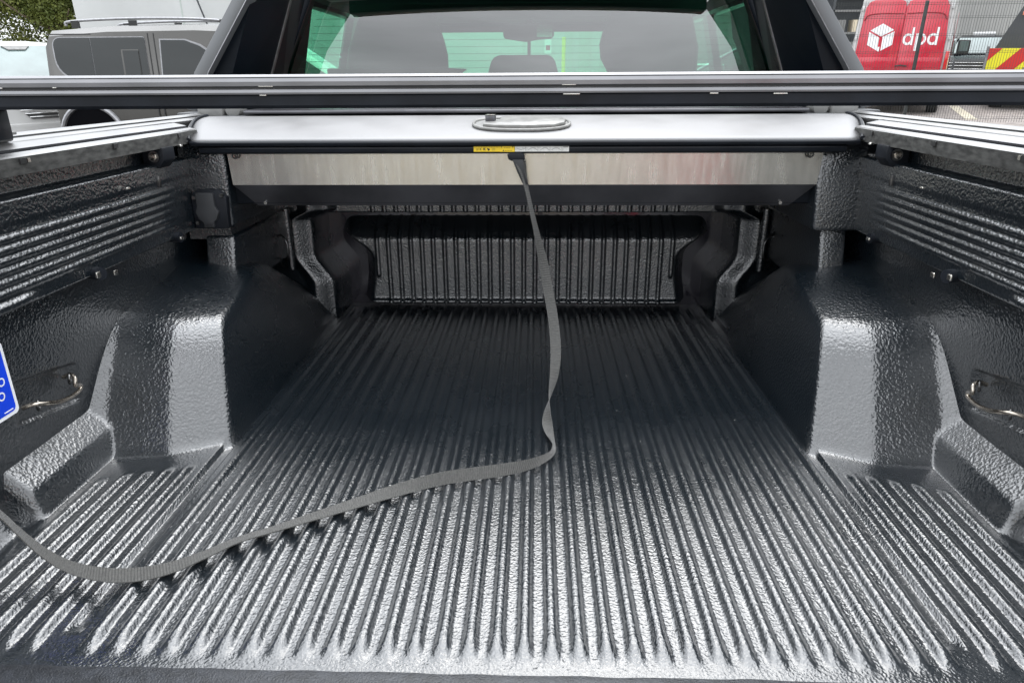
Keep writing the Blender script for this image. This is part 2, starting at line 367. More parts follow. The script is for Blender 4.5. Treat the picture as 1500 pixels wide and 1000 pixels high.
# ---- liner side walls
ys2 = np.linspace(.56, 2.10, 250); zs = np.linspace(-.06, .548, 244)
Y2, Z2 = np.meshgrid(ys2, zs, indexing='ij')
for sgn in (-1, 1):
    low = .835-.10*np.clip(Z2, 0, .3)
    panel = .766-.0*Z2
    rib = np.zeros_like(Z2)
    for zc in (.456, .4405, .425, .4095, .394, .3785):
        rib += .0034*ss(.0062, .0025, np.abs(Z2-zc))
    rib += .006*ss(.008, .004, np.abs(Z2-.359))*ss(1.06, 1.02, Y2)
    rib *= ss(1.56, 1.42, Y2)*ss(.50, .60, Y2)
    xx = low+(panel-low)*ss(.343, .351, Z2)
    xx = xx+(.764-xx)*ss(.472, .480, Z2)
    xx = xx+(.795-xx)*ss(.511, .515, Z2)
    xx = xx-rib
    # recess of the rear tie-down
    u = (Y2-1.085); v = (Z2-.168)
    xx = xx+.009*ss(.085, .07, np.abs(u))*ss(.042, .034, np.abs(v+.18*u))
    xx = xx+.0007*wob(Y2, Z2, 25, 5+sgn)
    grid_obj('liner_side_wall', np.stack([sgn*xx, Y2, Z2], -1), 'liner', truck, flip=(sgn > 0))

# ---- bulkhead liner
xs3 = np.linspace(-.80, .80, 640); zs3 = np.linspace(-.02, .56, 200)
X3, Z3 = np.meshgrid(xs3, zs3, indexing='ij'); A3 = np.abs(X3)
yb = np.full_like(X3, 2.165)
shelf = ss(.297, .309, Z3); shy = 2.062-.006*sum(ss(.0072, .0035, np.abs(X3-.0345*k)) for k in range(-13, 14))
cornerx = .60-.03*0
inside = ss(.62, .58, A3+.9*np.maximum(0, .33-Z3)*0)
yb = yb+(shy-yb)*shelf
xp = .485+.03*ss(.10, .03, Z3)*0+.07*ss(.15, .245, Z3)**1.6+.012*ss(.12, .02, Z3)
pm = ss(xp+.030, xp-.030, A3)*ss(.000, .026, Z3)*ss(.318, .215, Z3)
rid = sum(ss(.0072, .0030, np.abs(X3-.0345*k)) for k in range(-12, 13))*ss(.008, .014, Z3)
rid = rid+ss(.0072, .0030, np.abs(A3-.0345*13))*ss(.10, .115, Z3)
yb = yb+((2.083-.0085*ss(.03, .05, Z3)*0)-yb)*pm
yb = yb-.0075*np.clip(rid, 0, 1)*ss(.50, .47, A3)*ss(.006, .014, Z3)*ss(.30, .26, Z3)
cx = .577+.050*ss(.095, .195, Z3)-.05*ss(.28, .325, Z3)**2
blk = ss(cx-.024, cx+.040, A3)
blk2 = ss(cx+.045, cx+.09, A3)
blk = ss(cx-.026, cx+.004, A3)
yb = yb+(2.034-yb)*blk-.030*ss(cx-.004, cx+.056, A3)
yb = yb+.022*blk2
yb = yb-.010*ss(.012, .0175, Z3)*ss(.040, .026, Z3)*ss(.515, .49, A3)
yb = yb+.0008*wob(X3, Z3, 22, 9)
grid_obj('liner_bulkhead', np.stack([X3, yb, Z3], -1), 'liner', truck, flip=True)

# ---- pillars above the arches
def rbox(x0, x1, y0, y1, z0, z1): return MB().box((x0, y0, z0), (x1, y1, z1))
MB().prism([(-.762, 1.606, .19), (-.762, 1.636, .330), (-.762, 2.03, .33), (-.762, 2.03, .19)], (.072, 0, 0)).build('liner_pillar', 'liner', truck, bevel=.009, seg=3)
mbp = rbox(-.79, -.680, 1.620, 2.03, .352, .56); mbp.build('liner_pillar', 'liner', truck, bevel=.009, seg=3)
rbox(-.80, -.697, 1.640, 2.03, .320, .362).build('liner_pillar', 'liner', truck)
MB().prism([(.700, 1.604, .19), (.700, 1.636, .352), (.700, 2.03, .352), (.700, 2.03, .19)], (.062, 0, 0)).build('liner_pillar', 'liner', truck, bevel=.010, seg=3)
MB().prism([(.672, 1.610, .346), (.672, 1.640, .56), (.672, 2.03, .56), (.672, 2.03, .346)], (.113, 0, 0)).build('liner_pillar', 'liner', truck, bevel=.010, seg=3)

# ---- power socket cover on the left pillar
sk = MB().prism([(-.766, 1.606, .352), (-.686, 1.606, .352), (-.683, 1.606, .425), (-.70, 1.606, .442), (-.752, 1.606, .442), (-.766, 1.606, .43)], (0, .02, 0)).build('power_socket', 'black_plastic', truck, bevel=.003)
fp = [(-.752, .436), (-.710, .436), (-.710, .405), (-.702, .392), (-.710, .374), (-.718, .368), (-.718, .356), (-.742, .356), (-.742, .368), (-.752, .376), (-.757, .392), (-.752, .405)]
fpo = MB().prism([(x, 1.598, z) for x, z in fp], (0, .012, 0)).build('socket_flap', 'inner_paint', sk, bevel=.0025)
g = MB()
for k in range(5): g.box((-.7395+k*.0042, 1.5955, .358), (-.7375+k*.0042, 1.599, .366))
g.build('socket_grip', 'black_rubber', sk)
for x, z in ((-.757, .366), (-.757, .425), (-.692, .43)):
    MB().cyl((x, 1.600, z), (x, 1.608, z), .0045, 12).build('screw', 'dark_steel', sk)

# ---- tie-down loops
def hook(P, r=.0038):
    h = MB().tube(cat(P, 7), r, 12).build('tie_down_loop', 'steel', truck); return h
for s in (-1, 1):
    hk = hook([(s*.822, 1.135, .176), (s*.806, 1.132, .182), (s*.792, 1.122, .180), (s*.790, 1.118, .168), (s*.800, 1.142, .158), (s*.800, 1.140, .150), (s*.796, 1.11, .150), (s*.794, 1.075, .156), (s*.797, 1.045, .167), (s*.806, 1.030, .172), (s*.822, 1.024, .168)], .0040)
    for yy, zc in ((1.128, .176), (1.040, .166)):
        MB().torus((s*.806, yy, zc), (s*.9, -.5, .1), .008, .0026, 18, 8).build('loop_eyelet', 'dark_steel', hk)
    hk = hook([(s*.708, 1.975, .318), (s*.706, 1.96, .300), (s*.700, 1.945, .272), (s*.682, 1.935, .262), (s*.672, 1.93, .245), (s*.672, 1.93, .215), (s*.680, 1.935, .198), (s*.700, 1.945, .193), (s*.706, 1.955, .178), (s*.706, 1.975, .165)], .0032)
    hk.data.materials[0] = MAT['dark_steel']
    MB().box((s*.715-.012, 1.955, .295), (s*.715+.008, 2.01, .330)).build('loop_bracket', 'black_plastic', truck, bevel=.003)
    MB().cyl((s*.690, 2.000, .15), (s*.690, 2.0, .33), .011, 14).build('liner_rib', 'liner', truck)

# ---- clips and fixings on the side panels
def clip(x, y, z, sx=.01, sz=.012, mname='bright_steel'):
    MB().prism([(x-sx*.5, y, z-sz*.4), (x+sx*.5, y, z-sz*.5), (x+sx*.35, y, z+sz*.5), (x-sx*.3, y, z+sz*.45)], (0, .012, 0)).build('liner_clip', mname, truck, bevel=.0015)
for s in (-1, 1):
    clip(s*.752, 1.185, .353, .005, .012); clip(s*.757, 1.245, .341, .004, .010)
    MB().cyl((s*.79, 1.215, .352), (s*.752, 1.20, .352), .012, 14).build('liner_plug', 'black_plastic', truck)
    clip(s*.752, 1.50, .352, .006, .007); MB().cyl((s*.79, 1.515, .352), (s*.755, 1.51, .352), .011, 14).build('liner_plug', 'black_plastic', truck)
    # rail clamp with its bolt
    cb = MB().prism([(s*.792, 1.478, .548), (s*.745, 1.478, .548), (s*.745, 1.478, .522), (s*.760, 1.478, .505), (s*.792, 1.478, .512)], (0, .05, 0)).build('rail_clamp', 'black_plastic', truck, bevel=.003)
    MB().cyl((s*.765, 1.470, .530), (s*.765, 1.479, .530), .0085, 6).build('clamp_bolt', 'steel', cb, bevel=.001)
    MB().cyl((s*.765, 1.474, .530), (s*.765, 1.4785, .530), .0115, 20).build('washer', 'dark_steel', cb)
    clip(s*.752, 1.56, .545, .014, .006)
    cc = MB().box((s*.765-.006, 1.47, .468), (s*.765+.006, 1.476, .492)).build('liner_clip', 'dark_steel', truck, bevel=.002)
    clip(s*.757, 1.34, .484, .004, .005)

# ---- rails along the bed sides (extruded aluminium) and body sides
prof = [(.750, .546), (.7495, .572), (.7535, .5745), (.765, .5775), (.7655, .571), (.7725, .5725), (.773, .5815), (.778, .5828), (.800, .5878), (.8015, .5858),
        (.8045, .5865), (.806, .5892), (.822, .5925), (.8225, .5835), (.834, .5855), (.8345, .5945), (.842, .5965), (.852, .5985), (.8525, .585), (.862, .585), (.862, .546)]
for s in (-1, 1):
    mb = MB(); pin = prof[:12]+[(.806, .546)]; pou = [(.806, .5885)]+prof[12:]+[(.806, .546)]
    mb.loft([[(s*x, y, z) for x, z in pin] for y in (.50, 1.655)], closed=True); mb.loft([[(s*x, y, z) for x, z in pou] for y in (.50, 1.98)], closed=True)
    o = mb.build('side_rail', ['rail_alu', 'dusty_black', 'gloss_black'], truck, bevel=0, smooth=False)
    for p in o.data.polygons:
        c = p.center
        if abs(c.x) < .7505 and len(p.vertices) == 4: p.material_index = 1
        elif len(p.vertices) == 4 and c.z < .5865 and .7655 < abs(c.x) < .853 and c.z > .55 and (abs(abs(c.x)-.769) < .004 or abs(abs(c.x)-.828) < .0062 or abs(abs(c.x)-.857) < .006): p.material_index = 2  # groove faces turned black: the shade of the recesses is painted in
    # ragged sealant and slots on the inner face
    sl_ = MB()
    for yy, ln in ((1.06, .014), (1.31, .014), (1.56, .01)):
        MB().box((s*.7465, yy, .562), (s*.7500, yy+ln, .570)).build('rail_slot', 'print_black', o)
    MB().box((s*.7455, 1.075, .563), (s*.7500, 1.081, .5695)).build('rail_clip', 'bright_steel', o)
    # bed cap and body side
    mb = MB(); bp_ = [(.862, .540), (.862, .580), (.885, .588), (.915, .583), (.932, .565), (.940, .48), (.945, .2), (.955, .10), (.93, -.15), (.90, -.25), (.86, -.25), (.86, .30), (.845, .540)]
    def sec(y):
        return [(s*x, y, z) for x, z in bp_]
    mb.loft([sec(y) for y in (.42, .8, 1.2, 1.6, 2.0, 2.30)])
    mb.build('bed_side', 'truck_paint', truck, bevel=.003)
    # bed corner post behind the rail's tail end
    wc = (s*.86, 1.45, -.42)
    wh = MB().cyl((wc[0]-.13*s, wc[1], wc[2]), (wc[0]+.11*s, wc[1], wc[2]), .40, 36).build('wheel', 'tyre', truck, bevel=.03)
    MB().cyl((wc[0]+.095*s, wc[1], wc[2]), (wc[0]+.118*s, wc[1], wc[2]), .24, 30).build('rim', 'rim', wh, bevel=.01)
    wc = (s*.86, 4.75, -.42)
    wh = MB().cyl((wc[0]-.13*s, wc[1], wc[2]), (wc[0]+.11*s, wc[1], wc[2]), .40, 36).build('wheel', 'tyre', truck, bevel=.03)
    MB().cyl((wc[0]+.095*s, wc[1], wc[2]), (wc[0]+.118*s, wc[1], wc[2]), .24, 30).build('rim', 'rim', wh, bevel=.01)
    MB().box((s*.90-.04, .40, .12), (s*.90+.04, .42, .50)).build('tail_light', 'lamp_red', truck, bevel=.01)
    MB().box((s*.845, 1.98, .53), (s*.862, 2.30, .60)).build('bed_side_end', 'truck_paint', truck)
# underfloor, front wall of the bed, lowered tailgate
MB().box((-.86, .585, -.16), (.86, 2.30, -.075)).build('bed_underside', 'inner_paint', truck)
MB().box((-.90, 2.145, -.10), (.90, 2.20, .56)).build('bed_front_wall', 'truck_paint', truck, bevel=.01)
tg = MB().box((-.80, .02, -.16), (.80, .56, -.085)).build('tailgate', 'truck_paint', truck, bevel=.015)
gx = np.linspace(-.76, .76, 300); gy = np.linspace(.05, .53, 40); GX, GY = np.meshgrid(gx, gy, indexing='ij')
gz = -.078+.006*sum(ss(.007, .0035, np.abs(GX-.035*k)) for k in range(-18, 19))*ss(.08, .11, GY)*ss(.50, .47, GY)
grid_obj('tailgate_liner', np.stack([GX, GY, gz], -1), 'liner_fine', tg)
MB().box((-.92, .36, -.33), (.92, .46, -.17)).build('rear_bumper', 'grey_plastic', truck, bevel=.03)
MB().box((-.40, .8, -.35), (.40, 5.6, -.17)).build('chassis', 'black_plastic', truck)

# ---- cab shell
def cabx(z): return .905-.25*max(0, z-.60)
def rear_y(z): return 2.445+.06*(z-.7)
RG = [(-.815, .60), (-.797, .70), (-.745, .81), (-.692, .92), (-.672, .952), (-.63, .966), (-.45, .970), (0, .972)]
RG = RG+[(-x, z) for x, z in RG[-2::-1]]
# rear wall with a window opening: strip between the opening and an outer outline
def ringstrip(inner, outer, depth, name, mname, yfun, parent):
    mb = MB(); n = len(inner)
    a = [(x, yfun(z), z) for x, z in inner]; b = [(x, yfun(z), z) for x, z in outer]
    a2 = [(x, y+depth, z) for x, y, z in a]; b2 = [(x, y+depth, z) for x, y, z in b]
    vs = a+b+a2+b2; fs = []
    for i in range(n):
        j = (i+1) % n
        fs += [(i, j, n+j, n+i), (2*n+j, 2*n+i, 3*n+i, 3*n+j), (j, i, 2*n+i, 2*n+j), (n+i, n+j, 3*n+j, 3*n+i)]
    mb.add(vs, fs); return mb.build(name, mname, parent)
outer = []
for (x, z) in RG:
    if z <= .61: outer.append((math.copysign(.905, x), -.20))
    else:
        t = (z-.70)/.272; zo = .66+t*.36
        outer.append((0 if x == 0 else math.copysign(cabx(zo) if abs(x) > .65 else abs(x)*1.25, x), zo if abs(x) > .65 else 1.022))
cabw = ringstrip(RG, outer, .05, 'cab_rear_wall', 'deep_black', rear_y, truck)
gp = [(x, rear_y(z)+.012, z) for x, z in RG]
rw = MB().prism(gp, (0, .004, 0)).build('rear_window', 'cab_glass', truck)
for k in range(12):                        # heating wires on the glass
    z = .69+.0215*k
    xw = .79-(.0 if z < .7 else (z-.7)*.48)
    MB().box((-xw+.03, rear_y(z)+.018, z), (xw-.03, rear_y(z)+.019, z+.0011)).build('heating_wire', 'print_black', rw)
for s in (-1, 1):
    sp_ = lambda y, z, o=0: (s*(cabx(z)-o), y, z)
    mb = MB()
    def side_poly(pts, th=.04):
        a = [sp_(y, z) for y, z in pts]; mb.prism(a, (-s*th, 0, 0))
    side_poly([(2.40, -.2), (4.95, -.2), (4.95, .60), (2.40, .60)])
    MBd = mb.build('cab_side', 'truck_paint', truck, bevel=.006)
    for nm, pts in (('rear_pillar', [(2.42, .60), (2.80, .60), (2.78, .93), (2.47, .93)]), ('door_pillar', [(3.40, .60), (3.50, .60), (3.48, .93), (3.40, .93)]),
                    ('windscreen_pillar', [(4.75, .60), (4.95, .60), (4.28, .93), (4.16, .93)]), ('roof_rail', [(2.47, .93), (4.28, .93), (4.12, .985), (2.50, .985)])):
        mb = MB(); side_poly(pts); mb.build(nm, 'gloss_black', truck)
    for pts in ([(2.80, .60), (3.40, .60), (3.40, .93), (2.78, .93)], [(3.50, .60), (4.75, .60), (4.16, .93), (3.48, .93)]):
        MB().prism([sp_(y, z, .02) for y, z in pts], (-s*.004, 0, 0)).build('side_window', 'clear_glass', truck)
    MB().box((s*.93, 4.25, .60), (s*1.10, 4.33, .75)).build('door_mirror', 'truck_paint', truck, bevel=.02)
    # ---- sports bar leg against the cab: grey outer fin, black inset, bright seam, black inner panel
    y0 = 2.04
    def fin(pts, y, th, mname, nm, par, bv=.004):
        return MB().prism([(s*x, y, z) for x, z in pts], (0, th, 0)).build(nm, mname, par, bevel=bv)
    bar = fin([(.925, .595), (.960, .605), (.915, .70), (.785, .877), (.705, .985), (.660, .985), (.742, .877), (.872, .70)], y0, .10, 'grey_paint', 'sports_bar', truck)
    def back(x, z, yn, yo=2.058):            # same sight line, farther back: the panel runs from the fin to the cab glass
        k = yn/yo; return (.035+(s*x-.035)*k, yn, .68+(z-.68)*k)
    o1 = [(s*x, 2.072, z) for x, z in ((.862, .595), (.915, .60), (.874, .70), (.744, .877), (.668, .985))]
    i1 = [back(x, z, 2.30) for x, z in ((.560, .985), (.630, .877), (.702, .70), (.735, .60))]
    MB().prism(o1+i1, (0, .012, 0), True).build('bar_inset', 'deep_black', bar, smooth=False)
    MB().tube([(s*.917, y0+.002, .60), (s*.873, y0-.001, .70), (s*.743, y0-.001, .877), (s*.661, y0-.001, .985)], .0016, 6).build('bar_edge_trim', 'alu', bar)
    sm_ = [back(x, z, 2.296) for x, z in ((.7415, .595), (.7085, .70), (.637, .877), (.567, .985), (.556, .985), (.628, .877), (.700, .70), (.733, .595))]
    MB().prism(sm_, (0, .012, 0)).build('bar_seam', 'alu', bar)
    ip = [back(x, z, 2.30) for x, z in ((.735, .60), (.702, .70), (.630, .877), (.575, .96))]
    ip2 = [(s*x, 2.432, z) for x, z in ((.705, .962), (.705, .92), (.757, .81), (.806, .70), (.825, .60))]
    MB().prism(ip+ip2, (0, .01, 0)).build('pillar_trim', 'deep_black', bar, smooth=False)
    MB().box((s*.790, 1.90, .585), (s*.858, 1.96, .615)).build('bar_foot', 'grey_plastic', bar, bevel=.006)
    MB().cyl((s*.765, 1.905, .605), (s*.765, 1.96, .605), .020, 18).build('bar_bolt', 'grey_plastic', bar, bevel=.004)
    MB().box((s*.74, 1.93, .555), (s*.93, 2.14, .598)).build('bar_base', 'inner_paint', bar, bevel=.006)
hp = [(x, 2.29, .9185-.018*(abs(x)/.6)**2.2) for x in np.linspace(-.60, .60, 21)]
MB().prism(hp+[(.60, 2.29, 1.0), (-.60, 2.29, 1.0)], (0, .07, 0)).build('sports_bar_hoop', 'deep_black', truck, bevel=.004)
# roof, headliner, dash, windscreen, bonnet
rf = []
for y, zt in ((2.46, .985), (2.60, 1.02), (3.2, 1.05), (3.9, 1.03), (4.14, .985)):
    rf.append([(-.82, y, .975), (-.76, y, zt), (-.3, y, zt+.02), (.3, y, zt+.02), (.76, y, zt), (.82, y, .975)])
MB().loft(rf).build('roof', 'truck_paint', truck)
MB().box((-.78, 2.52, .945), (.78, 4.12, .960)).build('headliner', 'headliner', truck, bevel=.005)
for x0, x1 in ((-.60, -.10), (.10, .60)):
    MB().prism([(x0, 3.95, .945), (x1, 3.95, .945), (x1-.06*(x1 > 0), 3.95, .905), (x0+.06*(x0 < 0), 3.95, .905)], (0, .03, 0)).build('sun_visor', 'headliner', truck, bevel=.01)
MB().prism([(-.80, 4.90, .62), (.80, 4.90, .62), (.74, 4.15, .965), (-.74, 4.15, .965)], (0, .006, .002)).build('windscreen', 'clear_glass', truck)
MB().box((-.84, 4.2, .35), (.84, 4.9, .60)).build('dashboard', 'headliner', truck, bevel=.03)
MB().box((-.86, 2.45, -.12), (.86, 4.9, -.05)).build('cab_floor', 'seat_cloth', truck)
bn = []
for y, zt, hw in ((4.93, .61, .86), (5.3, .60, .85), (5.75, .55, .82), (5.95, .45, .78)):
    bn.append([(-hw, y, -.2), (-hw-.03, y, .2), (-hw, y, zt-.10), (-hw+.12, y, zt), (hw-.12, y, zt), (hw, y, zt-.10), (hw+.03, y, .2), (hw, y, -.2)])
MB().loft(bn).build('bonnet', 'truck_paint', truck, bevel=.01)
mir = MB().prism([(-.128, 3.70, .90), (-.120, 3.70, .925), (.10, 3.70, .93), (.118, 3.70, .92), (.120, 3.70, .87), (.105, 3.70, .858), (.05, 3.70, .855), (-.02, 3.70, .845), (-.07, 3.70, .852), (-.118, 3.70, .858), (-.128, 3.70, .87)], (0, .03, 0)).build('rear_view_mirror', 'headliner', truck, bevel=.006)
MB().box((.036, 3.697, .866), (.112, 3.699, .920)).build('mirror_glass', 'chrome', mir)
MB().box((-.012, 3.74, .90), (.012, 3.78, .96)).build('mirror_stem', 'headliner', mir)
MB().box((-.010, 3.72, .73), (.006, 3.73, .86)).build('mirror_cable_cover', 'headliner', mir)
# seats
def seatback(pts, y, th, nm='seat', dy=0):
    return MB().prism([(x, y, z) for x, z in pts], (0, th, dy)).build(nm, 'seat_cloth', truck, bevel=.02, seg=3)
hr = seatback([(-.150, .55), (-.150, .70), (-.138, .745), (-.115, .762), (.085, .762), (.105, .745), (.118, .70), (.118, .55)], 2.86, .10, 'headrest')
seatback([(-.80, 0), (-.80, .655), (-.20, .665), (-.17, .60), (.17, .60), (.20, .665), (.80, .655), (.80, 0)], 2.80, .14, 'rear_seat')
seatback([(-.27, .60), (-.27, .70), (-.245, .715), (-.36, .72), (-.80, .72), (-.80, .60)], 2.95, .10, 'headrest')
seatback([(-.82, .2), (-.82, .70), (-.80, .80), (-.74, .935), (-.41, .945), (-.402, .90), (-.382, .84), (-.368, .78), (-.368, .73), (-.380, .68), (-.36, .2)], 3.30, .14, 'front_seat')
seatback([(.40, .2), (.42, .66), (.36, .70), (.325, .76), (.318, .82), (.33, .87), (.352, .93), (.355, .945), (.70, .935), (.74, .80), (.75, .2)], 3.30, .14, 'front_seat')

# ================================================================== ROLLER TONNEAU COVER
cov = empty('roller_cover', TM)
tag(cov, 'silver roller tonneau cover rolled back into its canister at the cab end of the bed', 'tonneau cover')
# curved slat
a1 = np.linspace(0, 1, 22); xx = np.linspace(-1, 1, 60)
pr = []
for t in a1:
    y = 1.600+.245*t; z = .5525+.040*math.sin(t*math.pi/2)**.9 + .002*0
    hw = .742+.062*math.sin(t*math.pi/2)
    pr.append([(hw*u, y, z) for u in xx])
lid = MB().loft(pr, closed=False, cap=False).build('front_slat', 'lid_alu', cov)
sol = lid.modifiers.new('thick', 'SOLIDIFY'); sol.thickness = .004; sol.offset = -1
for s in (-1, 1):
    pts = [(s*(.7445+.062*math.sin(t*math.pi/2)), 1.597+.248*t, .5545+.040*math.sin(t*math.pi/2)**.9) for t in np.linspace(0, 1, 14)]
    MB().tube(pts, .0042, 8).build('slat_end_cap', 'black_plastic', cov)
    pts = [(s*(.748+.062*math.sin(t*math.pi/2)), 1.595+.248*t, .5520+.040*math.sin(t*math.pi/2)**.9) for t in np.linspace(0, 1, 14)]
    MB().tube(pts, .0025, 8).build('slat_end_trim', 'rail_alu', cov)
MB().prism([(-.744, 1.597, .5515), (-.744, 1.594, .547), (-.744, 1.597, .540), (-.744, 1.64, .540), (-.744, 1.64, .5515)], (1.486, 0, 0)).build('front_seal', 'satin_black', cov, bevel=.0015)
MB().prism([(-.728, 1.607, .5405), (-.728, 1.603, .535), (-.728, 1.605, .525), (-.728, 1.612, .5215), (-.728, 1.66, .5215), (-.728, 1.66, .5405)], (1.446, 0, 0)).build('front_extrusion', 'satin_black', cov, bevel=.002)
MB().box((-.745, 1.66, .40), (.745, 1.98, .548)).build('canister', 'black_plastic', cov, bevel=.01)
MB().box((-.80, 1.85, .545), (.80, 2.13, .592)).build('canister_top', 'inner_paint', cov, bevel=.006)
pp = [(-.705, 1.862, .5965), (-.725, 1.875, .5965), (-.735, 1.92, .5965), (-.735, 2.10, .5965), (.735, 2.10, .5965), (.735, 1.92, .5965), (.725, 1.875, .5965), (.705, 1.862, .5965)]
MB().prism(pp, (0, 0, .009)).build('canister_lid', 'plate_dark', cov, bevel=.003)
# aluminium panel hanging below, bent back at the bottom and screwed
MB().prism([(-.676, 1.630, .5205), (.679, 1.630, .5205), (.674, 1.630, .450), (-.672, 1.630, .450)], (0, .002, 0)).build('hanging_panel', 'brushed', cov)
MB().prism([(-.672, 1.6305, .4498), (.674, 1.6305, .4498), (.630, 1.668, .396), (-.634, 1.668, .396)], (0, .002, .001)).build('hanging_panel_return', 'plate_dark', cov)  # same aluminium; the dark floor it mirrors is put into the darker colour
for x in (-.612, .607):
    MB().cyl((x, 1.657, .404), (x, 1.665, .405), .004, 12).build('rivet', 'bright_steel', cov)
for x in (-.655, .648):
    MB().torus((x, 1.622, .517), (0, 1, 0), .006, .002, 16, 6).build('panel_screw', 'dark_steel', cov)
# lock plate with paddle and knob on the slat
def lidz(y): t = (y-1.600)/.245; return .5525+.040*math.sin(max(0, min(1, t))*math.pi/2)**.9
def onlid(x, y, dz=0): return (x, y, lidz(y)+dz)
rim = []
for i in range(48):
    a = 2*math.pi*i/48; c, s = math.cos(a), math.sin(a)
    rim.append(onlid(.001+.112*math.copysign(abs(c)**.75, c), 1.700+.052*math.copysign(abs(s)**.8, s), .0035))
mb = MB(); n = len(rim); P_ = rim+[rim[0], rim[1]]
lock = MB().tube(rim+[rim[0]], .0038, 10).build('lock_plate', 'handle_plastic', cov)
mb = MB()
cen = Vector(onlid(0, 1.70, .001))
inn = [Vector(p)*.97+cen*.03 for p in rim]; mb.add(inn+[cen], [(i, (i+1) % n, n) for i in range(n)])
mb.build('lock_well', 'grey_plastic', lock)
pad = [(-.088, 1.668), (-.06, 1.660), (.02, 1.657), (.075, 1.662), (.100, 1.680), (.104, 1.70), (.098, 1.725), (.06, 1.742), (.0, 1.746), (-.036, 1.744), (-.046, 1.73), (-.052, 1.705), (-.064, 1.690), (-.085, 1.685)]
top = [onlid(x, y, .012) for x, y in pad]
MB().prism(top, (0, 0, -.009)).build('paddle_handle', 'handle_plastic', lock, bevel=.003)
kn = MB().cyl((-.071, 1.702, lidz(1.70)), (-.071, 1.700, lidz(1.70)+.022), .0125, 28).build('lock_knob', 'plate_dark', lock, bevel=.0015)
MB().cyl((-.071, 1.700, lidz(1.70)+.0222), (-.071, 1.700, lidz(1.70)+.0235), .0115, 24).build('knob_top', 'bright_steel', kn)
MB().cyl((-.071, 1.699, lidz(1.70)+.0236), (-.071, 1.699, lidz(1.70)+.0240), .0022, 12).build('keyhole', 'print_black', kn)
mb = MB()
for x, l in ((.012, .012), (.034, .008), (.052, .007), (.066, .004), (.076, .010)): mb.box((x, 1.6605, lidz(1.66)+.0045), (x+l, 1.6625, lidz(1.66)+.0060))
mb.build('paddle_slot', 'print_black', lock)
# warning label strip on the extrusion, printed pictograms
lab = MB().box((-.104, 1.6022, .5265), (-.0135, 1.6030, .5378)).build('warning_label', 'yellow_label', cov)
MB().box((-.012, 1.6022, .5265), (.0185*0-.0125+.0, 1.6029, .5378)).build('label_gap', 'print_black', lab)
MB().box((-.0455, 1.6016, .5262), (-.0125, 1.6022, .5381)).build('label_panel', 'yellow_label', lab)
MB().box((-.0120, 1.6020, .5265), (.1085, 1.6030, .5380)).build('white_label', 'white_label', lab)
mb = MB()
yl = 1.6010
def mark(x0, x1, z0, z1): mb.box((x0, yl, z0), (x1, yl+.0004, z1))
def stroke(x0, z0, x1, z1, w_=.0009):
    d = Vector((x1-x0, 0, z1-z0)); nrm = Vector((-d.z, 0, d.x)).normalized()*w_*.5
    p, q = Vector((x0, yl, z0)), Vector((x1, yl, z1)); mb.prism([p-nrm, q-nrm, q+nrm, p+nrm], (0, .0003, 0))
yl = 1.6014
for sx_ in (-.0415, -.0165): mb.add([(sx_-.0015, yl, .5376), (sx_+.0015, yl, .5376), (sx_, yl, .5345)], [(0, 1, 2)])
mb.add([(-.0395, yl, .5275), (-.0355, yl, .5275), (-.0375, yl, .531)], [(0, 1, 2)])
for k in range(5): mark(-.0340+k*.0034, -.0318+k*.0034, .5282, .5292)
for k in range(4): mark(-.0360+k*.0036, -.0336+k*.0036, .5350, .5358)
yl = 1.6019
# K and paw-like blot on the left part, thin lines round them
stroke(-.0815, .5295, -.0815, .5345, .0016); stroke(-.0812, .532, -.0775, .5348, .0014); stroke(-.0812, .532, -.0775, .5293, .0014)
stroke(-.0735, .5340, -.0700, .5295, .0022); stroke(-.0700, .5335, -.0690, .5300, .0022); mark(-.0725, -.0685, .5290, .5305)
stroke(-.0905, .5345, -.0870, .5295, .0009); stroke(-.0905, .5295, -.0870, .5345, .0009)
for k in range(9): mark(-.100+k*.0058, -.0965+k*.0058, .5360, .5366)
for k in range(4): mark(-.0985, -.0940+.0006*k, .5290+k*.0014, .5294+k*.0014)
for k in range(3): mark(-.0630, -.0560, .5292+k*.0018, .5296+k*.0018)
for x in (-.0120, .012, .039, .066, .0925): mark(x, x+.0004, .527, .5375)
for x in (.000, .026, .053, .078):
    for i in range(8):
        a, b = i/8, (i+1)/8; fz = lambda t: .5300+.0045*math.sin(t*math.pi)*(1 if x > .01 else -.6)+(.0 if x > .01 else .004)
        stroke(x-.008+.02*a, fz(a), x-.008+.02*b, fz(b), .0006)
for k in range(5): mark(.0955+k*.0022, .0972+k*.0022, .5355, .5370)
mb.build('label_print', 'print_black', lab, smooth=False)

# ================================================================== LOAD BAR ACROSS THE BED
lb = empty('load_bar', TM)
tag(lb, 'silver and black load bar spanning the bed rails in front of the cab window', 'load bar')
bp2 = [(1.085, .6870), (1.079, .6865), (1.0745, .6840), (1.0740, .6832), (1.0752, .6826), (1.0735, .6818), (1.0715, .677), (1.0718, .6712), (1.0740, .6700), (1.0745, .6690), (1.0745, .6675), (1.0725, .6660),
       (1.0715, .6620), (1.0720, .6595), (1.076, .6575), (1.0765, .644), (1.080, .6395), (1.130, .6395), (1.134, .644), (1.134, .660), (1.131, .684), (1.125, .6870)]
bx0, bx1 = -.885, .885
mb = MB(); mb.loft([[(x, y, z) for y, z in bp2] for x in (bx0, bx1)])
o = mb.build('bar_extrusion', ['bar_alu', 'black_plastic', 'print_black'], lb, smooth=False)
for p in o.data.polygons:
    if len(p.vertices) == 4:
        c = p.center
        if c.z < .6588 and c.y < 1.12: p.material_index = 1
        elif c.y < 1.077 and (.6818 < c.z < .6836 or .6675 < c.z < .6700): p.material_index = 2
for p in o.data.polygons: p.use_smooth = False
